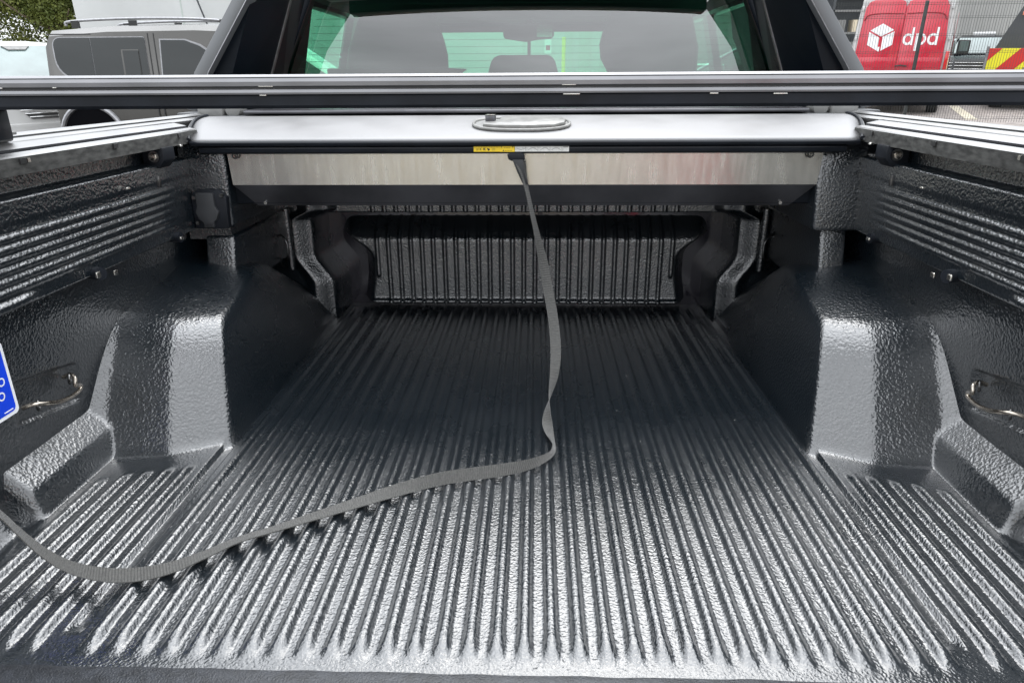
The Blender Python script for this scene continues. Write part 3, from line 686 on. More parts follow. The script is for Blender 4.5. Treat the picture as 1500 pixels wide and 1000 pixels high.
# scuffs
for x, z, l, y in ((-.76, .6700, .004, 1.0738), (-.680, .6703, .006, 1.0736), (-.372, .6706, .022, 1.0734), (-.372, .6582, .010, 1.0745), (.072, .6706, .020, 1.0734), (.074, .6578, .024, 1.0745), (.285, .6578, .012, 1.0745), (.376, .6570, .020, 1.0752)):
    MB().box((x, y-.0012, z-.0006), (x+l, y+.001, z+.0008)).build('scuff', 'bright_steel', o, bevel=.0003)
for s in (-1, 1):
    ft = MB().prism([(s*.805, 1.072, .640), (s*.875, 1.072, .640), (s*.875, 1.072, .590), (s*.800, 1.072, .590)], (0, .06, 0)).build('bar_foot', 'grey_plastic', lb, bevel=.004)
    MB().box((s*.7955, 1.080, .593), (s*.8045, 1.126, .640)).build('foot_pad', 'satin_black', ft, bevel=.003)
    MB().box((s*.800, 1.065, .5995), (s*.875, 1.14, .6045)).build('clamp_plate', 'grey_plastic', ft, bevel=.001)
    MB().box((s*.888, 1.070, .639), (s*.8865, 1.134, .687)).build('end_cap', 'black_plastic', lb)

# ================================================================== PULL STRAP (measured from the photograph, truck frame)
def ray(px, py): return fw+rt*((px-750)/F_PX)+up*((500-py)/F_PX)
def at(px, py, ax, val):
    d = ray(px, py); t = (val-CAM_T[ax])/d[ax]; return CAM_T+d*t
strap = empty('pull_strap', TM)
tag(strap, 'grey webbing pull strap hanging from the roller cover and trailing over the ribbed floor', 'strap')
WID = .0235
# px, py, axis(1=y,2=z), value, on-screen half direction (dx,dy), screen width px, depth sign
ctl = [(762, 236, 1, 1.601, 1, 0, 15, 1), (769, 266, 1, 1.598, 1, .05, 7, 1), (778, 306, 1, 1.590, 1, .1, 6.5, 1), (787, 345, 1, 1.580, 1, .12, 9, 1), (796, 385, 1, 1.565, 1, .12, 14, 1), (803, 425, 1, 1.54, 1, .1, 18.5, 1),
       (810, 465, 1, 1.50, 1, .05, 18.5, 1), (814, 510, 1, 1.44, 1, 0, 16.5, 1), (812, 548, 1, 1.38, 1, -.08, 13, 1), (806, 578, 1, 1.325, .8, -.2, 4, 1), (802, 602, 1, 1.285, .9, .15, 9, -1), (802, 622, 1, 1.255, 1, .25, 16, -1),
       (806, 640, 2, .0175, .8, .6, 16, -1), (811, 655, 2, .017, .25, .95, 15, -1), (803, 668, 2, .018, -.25, .95, 15, -1), (775, 680, 2, .0175, -.3, .95, 19, -1),
       (735, 688, 2, .018, -.1, 1, 20, -1), (690, 694, 2, .018, .05, 1, 20, -1), (640, 702, 2, .018, .15, 1, 20, -1), (580, 718, 2, .018, .2, 1, 18, -1), (520, 737, 2, .0175, .25, 1, 15, -1), (460, 756, 2, .0175, .3, 1, 12, -1),
       (400, 775, 2, .0175, .3, 1, 9, -1), (350, 790, 2, .018, .3, 1, 9, -1), (300, 812, 2, .018, .2, 1, 12, -1), (250, 831, 2, .0175, .15, 1, 17, -1), (200, 841, 2, .0175, 0, 1, 20, -1), (150, 841, 2, .024, -.1, 1, 20, -1),
       (100, 829, 2, .034, -.3, 1, 17, -1), (60, 806, 2, .052, -.5, 1, 13, -1), (25, 776, 2, .082, -.7, .8, 9, -1), (5, 757, 2, .105, -.7, .7, 8, -1), (-25, 735, 2, .125, -.6, .8, 9, -1), (-60, 730, 2, .10, -.4, 1, 12, -1)]
cp, cw = [], []
for px, py, ax, val, dx, dy, wpx, sg in ctl:
    p = at(px, py, ax, val); depth = (p-CAM_T).dot(fw); a = min(WID*.98, wpx*depth/F_PX)
    d2 = Vector((dx, dy)).normalized(); vd = (p-CAM_T).normalized(); sv = rt*d2.x-up*d2.y; sv = (sv-vd*sv.dot(vd)).normalized()*a*.93; b = math.sqrt(max(0, WID**2-a*a))
    cp.append(p); cw.append(sv+vd*b*sg)
for i in range(1, len(cw)):
    if cw[i].dot(cw[i-1]) < 0: cw[i] = -cw[i]
C1, C2 = cat(cp, 10), cat(cw, 10)
vs, fs, uvs = [], [], []; L = 0; nC = len(C1)
for i in range(nC):
    p = Vector(C1[i]); wv = Vector(C2[i]).normalized()*WID; t = Vector(C1[min(i+1, nC-1)]-C1[max(i-1, 0)]).normalized()
    if i: L += (p-Vector(C1[i-1])).length
    nn = t.cross(wv).normalized()*.0008; h = wv*.5
    vs += [p-h-nn, p+h-nn, p+h+nn, p-h+nn]; uvs.append(L)
for i in range(nC-1):
    a = 4*i; b = a+4
    fs += [(a+k, a+(k+1) % 4, b+(k+1) % 4, b+k) for k in range(4)]
fs += [(3, 2, 1, 0), (4*nC-4, 4*nC-3, 4*nC-2, 4*nC-1)]
me = bpy.data.meshes.new('webbing'); me.from_pydata(vs, [], fs); me.materials.append(MAT['webbing'])
ul = me.uv_layers.new(name='UVMap')
for lp in me.loops: ul.data[lp.index].uv = (uvs[lp.vertex_index//4], (lp.vertex_index % 4)/4)
me.update(); wo = bpy.data.objects.new('webbing', me); COL.objects.link(wo); wo.parent = strap
# black anchor and sewn tab
q = lambda px, py, y=1.598: at(px, py, 1, y)
MB().prism([q(743, 227), q(745, 234), q(750, 236), q(766, 236), q(769, 233), q(768, 227), q(764, 224), q(748, 224)], (0, .008, 0)).build('anchor_clip', 'black_plastic', strap, bevel=.001)
MB().prism([q(750.5, 234, 1.5955), q(766.5, 234, 1.5955), q(768.5, 252, 1.5955), q(774, 271, 1.5955), q(765, 268, 1.5955), q(757.5, 252, 1.5955)], (0, .0024, 0)).build('strap_tab', 'black_rubber', strap, bevel=.0006)

# ================================================================== BLUE CARD ON THE LEFT LINER WALL
X0 = -.782
crd = empty('blue_card', TM); tag(crd, 'blue card with a white border leaning on the left wall of the bed', 'sign')
pl = [(X0, .964, .302), (X0, .964, .196), (X0-.0, .800, .196), (X0, .800, .302)]
def card(y0, y1, z0, z1, x, th, nm, mt, par):
    r = .008; P = []
    for cy, cz, a0 in ((y1-r, z1-r, 0), (y0+r, z1-r, 90), (y0+r, z0+r, 180), (y1-r, z0+r, 270)):
        P += [(x, cy+r*math.cos(R(a0+k*22.5)), cz+r*math.sin(R(a0+k*22.5))) for k in range(5)]
    return MB().prism(P, (th, 0, 0)).build(nm, mt, par, smooth=False)
card(.888, .968, .192, .310, X0, .002, 'card_border', 'sign_white', crd)
card(.894, .962, .198, .304, X0+.0022, .0004, 'card_face', 'sign_blue', crd)
mb = MB(); mb.box((X0+.0028, .9365, .2015), (X0+.0032, .955, .2032))
def arcstroke(cy, cz, r, a0, a1, w_, n=14):
    for i in range(n):
        a, b = R(a0+(a1-a0)*i/n), R(a0+(a1-a0)*(i+1)/n)
        mb.add([(X0+.0029, cy+(r-w_)*math.cos(a), cz+(r-w_)*math.sin(a)), (X0+.0029, cy+(r+w_)*math.cos(a), cz+(r+w_)*math.sin(a)), (X0+.0029, cy+(r+w_)*math.cos(b), cz+(r+w_)*math.sin(b)), (X0+.0029, cy+(r-w_)*math.cos(b), cz+(r-w_)*math.sin(b))], [(0, 1, 2, 3)])
for cz, cy in ((.250, .947), (.229, .940)):
    arcstroke(cy, cz, .0058, -110, 250, .0012); arcstroke(cy-.014, cz, .0058, 0, 360, .0012)
mb.build('card_print', 'sign_white', crd, smooth=False)


# ================================================================== grit and dust lying on the bed floor
mb = MB(); rr = random.Random(11)
for i in range(70):
    x, y = rr.uniform(-.54, .54), rr.uniform(.75, 2.0)
    u = (x-.024)/.035; off = abs(u-round(u))
    if off < .25: continue
    s_ = rr.choice((.0006, .0008, .0008, .001, .0018)); a = rr.uniform(0, 3.14); z = .0018
    d = Vector((math.cos(a), math.sin(a), 0))*s_; e = Vector((-math.sin(a), math.cos(a), 0))*s_*.6; c = Vector((x, y, z))
    mb.add([c-d-e, c+d-e, c+d*.7+e, c-d+e, c+Vector((0, 0, s_*.8))], [(0, 1, 4), (1, 2, 4), (2, 3, 4), (3, 0, 4), (3, 2, 1, 0)])
gt = mb.build('grit', 'grey_plastic', M=TM, smooth=False); tag(gt, 'scattered specks of pale grit lying between the ribs of the bed floor', 'grit', kind='stuff')
# ================================================================== THE YARD (world frame)
def slab(name, mname, x0, x1, y0, y1, z, **kw):
    o = MB().quad((x0, y0, z), (x1, y0, z), (x1, y1, z), (x0, y1, z)).build(name, mname, smooth=False); tag(o, kind='structure', **kw); return o
slab('ground', 'asphalt', -400, 400, -400, 400, 0)
slab('pavement', 'paving', 6.2, 40, 13.2, 27, .004)
MB().prism([(9.05, 15.6, .008), (9.30, 15.6, .008), (10.75, 19.0, .008), (10.50, 19.0, .008)], (0, 0, .001)).build('parking_line', 'line_paint', smooth=False)
tag(bpy.data.objects['parking_line'], kind='structure')

# ---- generic wheel
def wheel(parent, x, y, z, r, ax, wd=.2):
    a = Vector(ax).normalized(); c = Vector((x, y, z))
    t = MB().cyl(c-a*wd/2, c+a*wd/2, r, 32).build('wheel', 'tyre', parent, bevel=.02)
    rm = MB(); rm.torus(c+a*wd/2, a, r*.62, r*.045, 32, 8)
    for k in range(7):
        x_ = a.orthogonal().normalized(); y_ = a.cross(x_); d = x_*math.cos(k*6.2832/7)+y_*math.sin(k*6.2832/7)
        rm.tube([c+a*wd*.5, c+a*wd*.52+d*r*.62], r*.06, 6)
    rm.cyl(c+a*wd*.40, c+a*wd*.44, r*.60, 24); rm.build('rim', 'rim', t)
    return t
# car body as lofted sections along local x (rear at -, front at +)
def body_sections(st, hw, tum=.16, zb=.22):
    rings = []
    for x, zbelt, zroof, k in st:      # k: width factor
        w1 = hw*k; wr = (hw-tum-.10*max(0, zroof-zbelt > .05))*k
        if zroof-zbelt < .03: wr = w1*.90
        rings.append([(x, -w1*.93, zb), (x, -w1, zb+.20), (x, -w1*1.0, zbelt-.12), (x, -w1*.97, zbelt), (x, -wr, max(zroof-.07, zbelt+.005)), (x, -wr+.10*k, max(zroof, zbelt+.01)), (x, -wr*.4, max(zroof, zbelt+.01)+.02),
                      (x, wr*.4, max(zroof, zbelt+.01)+.02), (x, wr-.10*k, max(zroof, zbelt+.01)), (x, wr, max(zroof-.07, zbelt+.005)), (x, w1*.97, zbelt), (x, w1, zbelt-.12), (x, w1, zb+.20), (x, w1*.93, zb)])
    return rings

# ================= grey people carrier, side on, front to the right
M_ = Matrix.Translation((-4.55, 10.95, 0)) @ Matrix.Rotation(R(0), 4, 'Z')
van = empty('people_carrier', M_); tag(van, 'grey people carrier with roof rails and a sliding side window parked left of the truck', 'van')
HW = .93
st = [(-2.16, .95, .98, .90), (-2.12, 1.10, 1.60, .95), (-2.02, 1.13, 1.74, .985), (-1.2, 1.13, 1.79, 1), (0, 1.12, 1.80, 1), (.7, 1.11, 1.77, 1), (1.15, 1.09, 1.62, 1), (1.75, 1.08, 1.22, .99), (2.15, 1.02, 1.04, .97), (2.55, .86, .88, .90), (2.68, .6, .62, .82)]
rings = body_sections(st, HW, tum=-.02, zb=.25)
MB().loft(rings).build('body', 'van_grey', van, bevel=0, angle=28)
def side_pt(x, z):                 # on the camera-facing side above the belt
    t = (z-1.12)/(1.69-1.12); return (x, -(HW*.97-(HW*.97-(HW-.08))*t)-.004, z)
def side_patch(pts, mname, nm, par, push=0, th=.010):
    P = [Vector(side_pt(x, z)) for x, z in pts]; P = [p+Vector((0, -push, 0)) for p in P]
    return MB().prism(P, (0, th, 0)).build(nm, mname, par, smooth=False)
def rounded(x0, x1, z0, z1, rs, n=6):     # rs: radii bl, br, tr, tl
    P = []
    for cx_, cz_, a0, r in ((x0, z0, 180, rs[0]), (x1, z0, 270, rs[1]), (x1, z1, 0, rs[2]), (x0, z1, 90, rs[3])):
        ox = r if cx_ == x0 else -r; oz = r if cz_ == z0 else -r
        P += [(cx_+ox+r*math.cos(R(a0+90*k/n)), cz_+oz+r*math.sin(R(a0+90*k/n))) for k in range(n+1)]
    return P
tr = side_patch(rounded(-1.985, -.695, 1.125, 1.660, (.26, .03, .03, .12)), 'alu', 'window_surround', van, .004)
q1 = side_patch(rounded(-1.965, -1.455, 1.145, 1.650, (.25, .005, .005, .10)), 'dark_glass', 'rear_side_window', van, .010)
q2 = side_patch(rounded(-1.445, -.700, 1.145, 1.650, (.005, .02, .02, .005)), 'dark_glass', 'sliding_door_window', van, .010)
sw = side_patch(rounded(-1.04, -.795, 1.165, 1.50, (.01, .01, .01, .01)), 'van_grey', 'sliding_pane_frame', van, .016)
side_patch(rounded(-1.015, -.800, 1.175, 1.488, (.01, .01, .01, .01)), 'dark_glass', 'sliding_pane', sw, .022)
side_patch([(-.53, 1.13), (.60, 1.13), (.30, 1.40), (.06, 1.56), (-.14, 1.625), (-.50, 1.63)], 'alu', 'window_surround', van, .004)
side_patch([(-.51, 1.145), (.57, 1.145), (.27, 1.39), (.04, 1.54), (-.15, 1.61), (-.48, 1.615)], 'dark_glass', 'front_door_window', van, .010)
for x in (-.655, -.575): side_patch([(x, .60), (x+.012, .60), (x+.012, 1.70), (x, 1.70)], 'print_black', 'door_gap', van, .004)
side_patch([(-2.04, 1.685), (1.05, 1.685), (1.05, 1.70), (-2.04, 1.70)], 'print_black', 'roof_channel', van, -.006)
for s in (-1, 1):
    rl = MB().tube(cat([(-1.86, s*.66, 1.80), (-1.78, s*.66, 1.855), (-1.0, s*.66, 1.885), (-.2, s*.66, 1.88), (.30, s*.66, 1.85), (.48, s*.66, 1.80)], 6), .018, 8).build('roof_rail', 'alu', van)
    for x in (-1.72, -.92, .34): MB().box((x-.05, s*.66-.02, 1.77), (x+.05, s*.66+.02, 1.865)).build('rail_foot', 'print_black', rl)
wheel(van, -1.64, -.80, .34, .34, (0, -1, 0)); wheel(van, 1.60, -.80, .34, .34, (0, -1, 0)); wheel(van, -1.64, .80, .34, .34, (0, 1, 0)); wheel(van, 1.60, .80, .34, .34, (0, 1, 0))
for xc in (-1.64, 1.60):
    pts = [(xc+.44*math.cos(R(a)), -HW-.004, .36+.44*math.sin(R(a))) for a in range(-10, 191, 10)]
    MB().tube(pts, .035, 8).build('wheel_arch_trim', 'alu', van)
    ring = [(xc+.42*math.cos(R(a)), -HW-.006, .36+.42*math.sin(R(a))) for a in range(0, 360, 12)]
    MB().prism(ring, (0, .02, 0)).build('wheel_well_shade', 'shade_black', van, smooth=False)  # flat black disc paints the shade of the wheel recess

# ================= white car, nose to the camera and right
M_ = Matrix.Translation((-8.9, 12.6, 0)) @ Matrix.Rotation(R(-45), 4, 'Z')
wc = empty('white_car', M_); tag(wc, 'white car facing the camera beside the grey people carrier with its windscreen reflecting sky', 'car')
st = [(-2.15, .90, .93, .90), (-1.9, 1.05, 1.40, .96), (-1.2, 1.06, 1.60, 1), (-.2, 1.05, 1.62, 1), (.25, 1.04, 1.56, 1), (.98, 1.02, 1.06, .99), (1.5, .99, 1.01, .98), (2.0, .88, .90, .93), (2.18, .70, .72, .86)]
MB().loft(body_sections(st, .92, tum=.14, zb=.22)).build('body', 'white_paint', wc, angle=28)
def wsp(u, v): x = .30+.64*v; return (x+.012, u*(.60+.14*v), 1.555-.47*v+.014)
ws = []
for v in np.linspace(0, 1, 6): ws.append([wsp(u, v) for u in np.linspace(-1, 1, 9)])
MB().loft(ws, closed=False, cap=False).build('windscreen', 'pale_glass', wc)
MB().prism([(.34, -.20, 1.553), (.34, .20, 1.553), (.42, .12, 1.494), (.42, -.12, 1.494)], (.012, 0, .012)).build('sensor_patch', 'grey_plastic', wc, smooth=False)
for s in (-1, 1):
    MB().prism([(-1.6, s*.875, 1.09), (.75, s*.885, 1.08), (.25, s*.76, 1.47), (-1.4, s*.76, 1.50)], (0, s*.006, 0)).build('side_window', 'dark_glass', wc, smooth=False)
    MB().box((.72, s*1.02-.10, 1.03), (.86, s*1.02+.10, 1.16)).build('door_mirror', 'white_paint', wc, bevel=.03)
    MB().prism([(2.02, s*.42, .86), (1.72, s*.82, .92), (1.80, s*.86, .80), (2.10, s*.46, .76)], (.05, s*.02, 0)).build('headlight', 'lamp_clear', wc, bevel=.01)
    for x in (-1.35, 1.38): wheel(wc, x, s*.80, .33, .33, (0, s, 0))
gr = MB().prism([(2.13, -.50, .70), (2.11, -.36, .84), (2.11, .36, .84), (2.13, .50, .70), (2.17, .34, .54), (2.17, -.34, .54)], (.03, 0, 0)).build('grille', 'print_black', wc, smooth=False)
for k in range(6):
    z = .56+k*.05; hw_ = .36+.14*(1-abs(z-.70)/.15)
    MB().box((2.165, -hw_, z), (2.20, hw_, z+.016)).build('grille_slat', 'chrome', gr, bevel=.004)
MB().prism([(2.10, -.80, .30), (2.10, .80, .30), (2.16, .70, .48), (2.16, -.70, .48)], (.04, 0, 0)).build('bumper', 'white_paint', wc, bevel=.02)

# ================= trees
def tree(name, x, y, h, cr, label, leaf='leaf', n=6000, ls=.10, seed=1, z0=.28, group=None, gap=.35, flat=1.0):
    r = random.Random(seed); t = empty(name, Matrix.Translation((x, y, 0))); tag(t, label, 'tree', group)
    mb = MB(); base = [(0, 0, 0), (.1, .05, h*.25), (.05, -.1, h*.5), (.2, 0, h*.8)]
    mb.tube(cat(base, 5), [h*.028*(1-.75*i/15) for i in range(16)], 9)
    tips = []
    for k in range(12):
        a = r.uniform(0, 6.28); zb = h*r.uniform(.22, .7); ln = cr*r.uniform(.6, .95)
        p0 = Vector((.05, 0, zb)); p2 = p0+Vector((math.cos(a)*ln, math.sin(a)*ln, ln*r.uniform(.3, .8)))
        p1 = (p0+p2)/2+Vector((0, 0, -.08*ln)); mb.tube(cat([p0, p1, p2], 4), [h*.011*(1-.8*i/8) for i in range(9)], 6); tips.append(p2); tips.append(p1)
    mb.build('trunk', 'bark', t)
    cl_ = []
    for k in range(46):
        while True:
            v = Vector((r.uniform(-1, 1), r.uniform(-1, 1), r.uniform(-1, 1)))
            if .15 < v.length < 1: break
        cl_.append((Vector((v.x*cr*.85, v.y*cr*.85, h*(z0+1)/2+v.z*h*(1-z0)/2*.9)), cr*r.uniform(.16, .34)))
    vs, fs = [], []
    for i in range(n):
        c, rad = r.choice(cl_); d = Vector((r.gauss(0, 1), r.gauss(0, 1), r.gauss(0, 1)*.8))*rad*.55
        p = c+d; s = ls*r.uniform(.6, 1.4); a = Vector((r.gauss(0, 1), r.gauss(0, 1), r.gauss(0, 1))).normalized(); b = a.orthogonal().normalized()*s*.55; a = a*s
        k = len(vs); vs += [p-a, p+b, p+a, p-b]; fs.append((k, k+1, k+2, k+3))
    me = bpy.data.meshes.new('crown'); me.from_pydata(vs, [], fs); me.materials.append(MAT[leaf]); o = bpy.data.objects.new('crown', me); COL.objects.link(o); o.parent = t
    return t
tree('birch_tree', -21.6, 34, 8.5, 3.0, 'green leafy tree with a pale trunk left of the white building', n=60000, ls=.065, seed=3, z0=.02)
tree('thin_tree', -26.0, 33, 7.5, 2.8, 'thin tree with sparse foliage and white sky between its leaves at the far left', leaf='leaf_pale', n=14000, ls=.055, seed=5, z0=.02)
for i, (x, y, h, lab) in enumerate([(-50, -88, 8.5, 'tall dark tree behind the camera far left'), (-66, -90, 10, 'dark tree behind the camera at the extreme left'), (-34, -88, 5.2, 'dark tree behind the camera nearest the hedge end'), (-16, -92, 6.0, 'tall dark tree behind the camera left of centre'), (2, -90, 4.6, 'low dark tree straight behind the camera'), (17, -86, 5.6, 'dark tree behind the camera right of centre'), (33, -92, 6.6, 'tall dark tree behind the camera far right')]):
    tree('dark_tree', x, y, h, 10.5, lab, leaf='leaf_dark', n=5000, ls=.40, seed=20+i, group='trees behind the camera', z0=.1)

# ================= white building on the left, its panels running behind the cab
wb = empty('white_building', Matrix.Translation((0, 30, 0))); tag(wb, 'large white warehouse wall behind the parked vehicles on the left', 'building')
MB().box((-18.3, 0, 0), (3.1, 12, 7.5)).build('wall', 'wall_white', wb, smooth=False)
for i, (x0, x1) in enumerate([(1.15, 1.45), (1.72, 2.15), (2.55, 2.98)]):
    MB().box((x0, -.05, 0), (x1, -.002, 7.4)).build('wall_panel', 'wall_green', wb, smooth=False)
for x in (-14.0, -9.5, -5.0, -.5): MB().box((x, -.012, 0), (x+.05, -.001, 7.45)).build('panel_joint', 'wall_green', wb, smooth=False)
MB().box((-18.45, -.15, 7.45), (3.25, 12.1, 7.7)).build('roof_edge', 'cladding', wb, smooth=False)
MB().tube([(-13.3, -.3, 7.4), (-13.25, -.3, 3.5), (-12.9, -.25, 2.2), (-12.9, -.2, .3)], .035, 8).build('downpipe', 'cladding_dark', wb)
sg = MB().box((.35, -.04, 1.15), (.62, -.012, 2.35)).build('wall_notice', 'print_white', wb, smooth=False)
MB().box((.40, -.045, 1.30), (.57, -.041, 1.48)).build('notice_mark', 'red_dark', sg, smooth=False)
hi = empty('yellow_post', Matrix.Translation((1.02, 27.5, 0))); tag(hi, 'small yellow post seen through the cab windscreen', 'post')
MB().cyl((0, 0, 0), (0, 0, 1.75), .07, 12).build('post', 'chev_yellow', hi)

# ================= grey clad building on the right
gb = empty('grey_building', Matrix.Translation((0, 27.5, 0))); tag(gb, 'grey corrugated industrial building behind the vans on the right', 'building')
cp2 = []; x = 14.4
while x < 46:
    cp2 += [(x, 0), (x+.05, -.035), (x+.10, -.035), (x+.15, 0)]; x += .22
mb = MB(); mb.loft([[(px_, py_, 0) for px_, py_ in cp2], [(px_, py_, 8) for px_, py_ in cp2]], closed=False, cap=False); mb.build('corrugated_wall', 'cladding', gb, smooth=False)
MB().box((14.4, .05, 0), (46, 12, 8.05)).build('wall', 'cladding', gb, smooth=False)
MB().box((3.6, 3, 0), (14.35, 12, 7.4)).build('dark_bay', 'cladding_dark', gb, smooth=False)
MB().box((3.6, -.5, 4.6), (14.35, 3, 7.4)).build('canopy', 'cladding_dark', gb, smooth=False)
rk = empty('storage_rack', Matrix.Translation((10.4, 25.2, 0))); tag(rk, 'storage rack with boxes in the dark bay left of the red van', 'rack')
for x in (-.9, .9): MB().box((x-.04, -.3, 0), (x+.04, .3, 3.2)).build('upright', 'cladding_dark', rk)
for z in (1.1, 1.75, 2.4): MB().box((-.9, -.3, z), (.9, .3, z+.06)).build('shelf', 'grey_plastic', rk)
for k, (x, z, mm) in enumerate([(-.7, 1.16, 'cream_wall'), (-.25, 1.16, 'grey_plastic'), (.2, 1.16, 'cream_wall'), (-.6, 1.81, 'grey_plastic'), (0, 1.81, 'cream_wall'), (.5, 1.81, 'grey_plastic')]):
    b_ = MB().box((x-.18, -.2, 0), (x+.18, .2, .36)).build('storage_box', mm, M=Matrix.Translation((10.4, 25.2, z+.001)) , bevel=.01)
    for p in b_.data.vertices: p.co.x += 0
    tag(b_, ['cream box at the left of the lower rack shelf', 'grey box in the middle of the lower rack shelf', 'cream box at the right of the lower rack shelf', 'grey box at the left of the upper rack shelf', 'cream box in the middle of the upper rack shelf', 'grey box at the right of the upper rack shelf'][k], 'box', 'boxes on the storage rack')

# ================= red and white delivery van, tail to the camera
M_ = Matrix.Translation((8.05, 17.0, 0)) @ Matrix.Rotation(R(-30), 4, 'Z')
dv = empty('delivery_van', M_); tag(dv, 'white delivery van with red rear doors bearing a white parcel logo and the letters dpd', 'van')
hwz = lambda z: .985 if z < 1.1 else .985-.12*((z-1.1)/1.5)**1.6
zl = [.38, .6, 1.1, 1.5, 1.9, 2.15, 2.32, 2.42]
def vsec(y, k=1.0, dz=0):
    L_ = [(-hwz(z)*k, y, z+dz) for z in zl]+[(-.62*k, y, 2.49+dz)]; return L_+[(-x, yy, z) for x, yy, z in L_[::-1]]
MB().loft([vsec(0, .985), vsec(.05, 1), vsec(2.2, 1), vsec(4.1, .99)]).build('body', 'white_paint', dv, angle=25)
MB().loft([[(-.93, 4.1, .38), (-.95, 4.1, 1.2), (-.80, 4.1, 2.45), (.80, 4.1, 2.45), (.95, 4.1, 1.2), (.93, 4.1, .38)], [(-.88, 4.9, .38), (-.92, 4.9, 1.15), (-.80, 4.9, 1.5), (.80, 4.9, 1.5), (.92, 4.9, 1.15), (.88, 4.9, .38)], [(-.80, 5.6, .38), (-.85, 5.6, 1.0), (-.7, 5.6, 1.05), (.7, 5.6, 1.05), (.85, 5.6, 1.0), (.80, 5.6, .38)]]).build('cab', 'white_paint', dv, bevel=.02)
def rear_poly(x0, x1, z0, z1, ins, y, th, nm, mm, par, r=.06):
    P = []
    for z in np.linspace(z0, z1-r, 10): P.append((-(hwz(z)-ins) if x0 is None else x0, y, z))
    xl = -(hwz(z1)-ins) if x0 is None else x0; xr = (hwz(z1)-ins) if x1 is None else x1
    P += [(xl+r*.3, y, z1-r*.3), (xl+r, y, z1), (xr-r, y, z1), (xr-r*.3, y, z1-r*.3)]
    for z in np.linspace(z1-r, z0, 10): P.append(((hwz(z)-ins) if x1 is None else x1, y, z))
    return MB().prism(P, (0, th, 0)).build(nm, mm, par, bevel=.006)
dl = rear_poly(None, -.002, .52, 2.36, .11, -.035, .05, 'rear_door', 'red_paint', dv, .14)
dr = rear_poly(.002, None, .52, 2.36, .11, -.035, .05, 'rear_door', 'red_paint', dv, .14)
# the doors' pressed details
for par, s in ((dl, -1), (dr, 1)):
    MB().tube(cat([(s*.03, -.036, 2.08), (s*.45, -.038, 2.09), (s*.72, -.038, 2.06), (s*.80, -.036, 1.95)], 6), .016, 6).build('door_crease', 'red_dark', par)
    MB().box((s*.43-.40, -.040, .99), (s*.43+.40, -.0362, 1.20)).build('door_swage', 'red_paint', par, bevel=.0015)
    for z in (.75, 1.6, 2.2): MB().box((s*(hwz(z)-.05)-.025, -.045, z-.05), (s*(hwz(z)-.05)+.025, 0, z+.05)).build('hinge', 'white_paint', dv, bevel=.005)
    MB().box((s*.945-.035, -.05, .95), (s*.945+.035, .02, 1.32)).build('tail_light', 'lamp_red', dv, bevel=.012)
MB().tube([(-.02, -.055, 1.02), (.10, -.065, 1.035), (.22, -.055, 1.02)], .014, 8).build('door_handle', 'print_black', dr)
MB().box((-.90, -.09, .36), (.90, .04, .50)).build('bumper', 'grey_plastic', dv, bevel=.02)
MB().prism([(.998, .3, .9), (.975, .8, 1.9), (.965, 1.0, 2.1), (.99, 1.3, 1.1), (1.0, 1.5, .7)], (.004, 0, 0)).build('side_stripe', 'red_paint', dv, smooth=False)
MB().box((.99, 4.35, 1.20), (1.28, 4.43, 1.55)).build('door_mirror', 'print_black', dv, bevel=.03)
MB().box((1.04, 4.33, 1.27), (1.24, 4.349, 1.52)).build('mirror_glass', 'pale_glass', dv)
for s in (-1, 1):
    for y in (.95, 4.6): wheel(dv, s*.84, y, .34, .34, (s, 0, 0), .22)
# cube logo (three faces with a gap shaped like the arrow)
def flat(name, pts, mname, par, y=-.0395, th=.002): return MB().prism([(x, y, z) for x, z in pts], (0, th, 0)).build(name, mname, par, smooth=False)
lc = (-.405, 1.60); a_ = .29
def L2(u, v): return (lc[0]+u*a_, lc[1]+v*a_)
flat('logo_cube', [L2(0, 1), L2(.82, .54), L2(.72, .48), L2(.16, .17), L2(0, .08), L2(-.10, .14), L2(-.80, .52)], 'print_white', dl)
flat('logo_cube', [L2(-.87, .42), L2(-.12, .02), L2(-.10, -.03), L2(-.10, -.62), L2(0, -.66), L2(.03, -.60), L2(.03, -.96), L2(0, -.98), L2(-.87, -.50)], 'print_white', dl)
flat('logo_cube', [L2(.10, .06), L2(.87, .44), L2(.87, -.50), L2(.13, -.92), L2(.13, .0)], 'print_white', dl)
# lettering: d p d
def glyph(kind, cx0, cz0, s, par):
    mb = MB(); n = 24; ro, ri = .5*s, .30*s; sq = .80
    for i in range(n):
        a, b = 2*math.pi*i/n, 2*math.pi*(i+1)/n
        mb.prism([(cx0+ro*math.cos(a)*sq*1.08, -.0395, cz0+ro*math.sin(a)), (cx0+ro*math.cos(b)*sq*1.08, -.0395, cz0+ro*math.sin(b)), (cx0+ri*math.cos(b)*sq, -.0395, cz0+ri*math.sin(b)), (cx0+ri*math.cos(a)*sq, -.0395, cz0+ri*math.sin(a))], (0, .002, 0))
    w_ = .19*s
    if kind == 'd': xx0 = cx0+.43*s; mb.box((xx0-w_, -.0397, cz0-.5*s), (xx0+.0, -.0376, cz0+1.0*s))
    else: xx0 = cx0-.43*s; mb.box((xx0, -.0397, cz0-1.0*s), (xx0+w_, -.0376, cz0+.5*s))
    return mb.build('letter', 'print_white', par, smooth=False)
glyph('d', .135, 1.565, .235, dr); glyph('p', .385, 1.565, .235, dr); glyph('d', .61, 1.565, .235, dr)

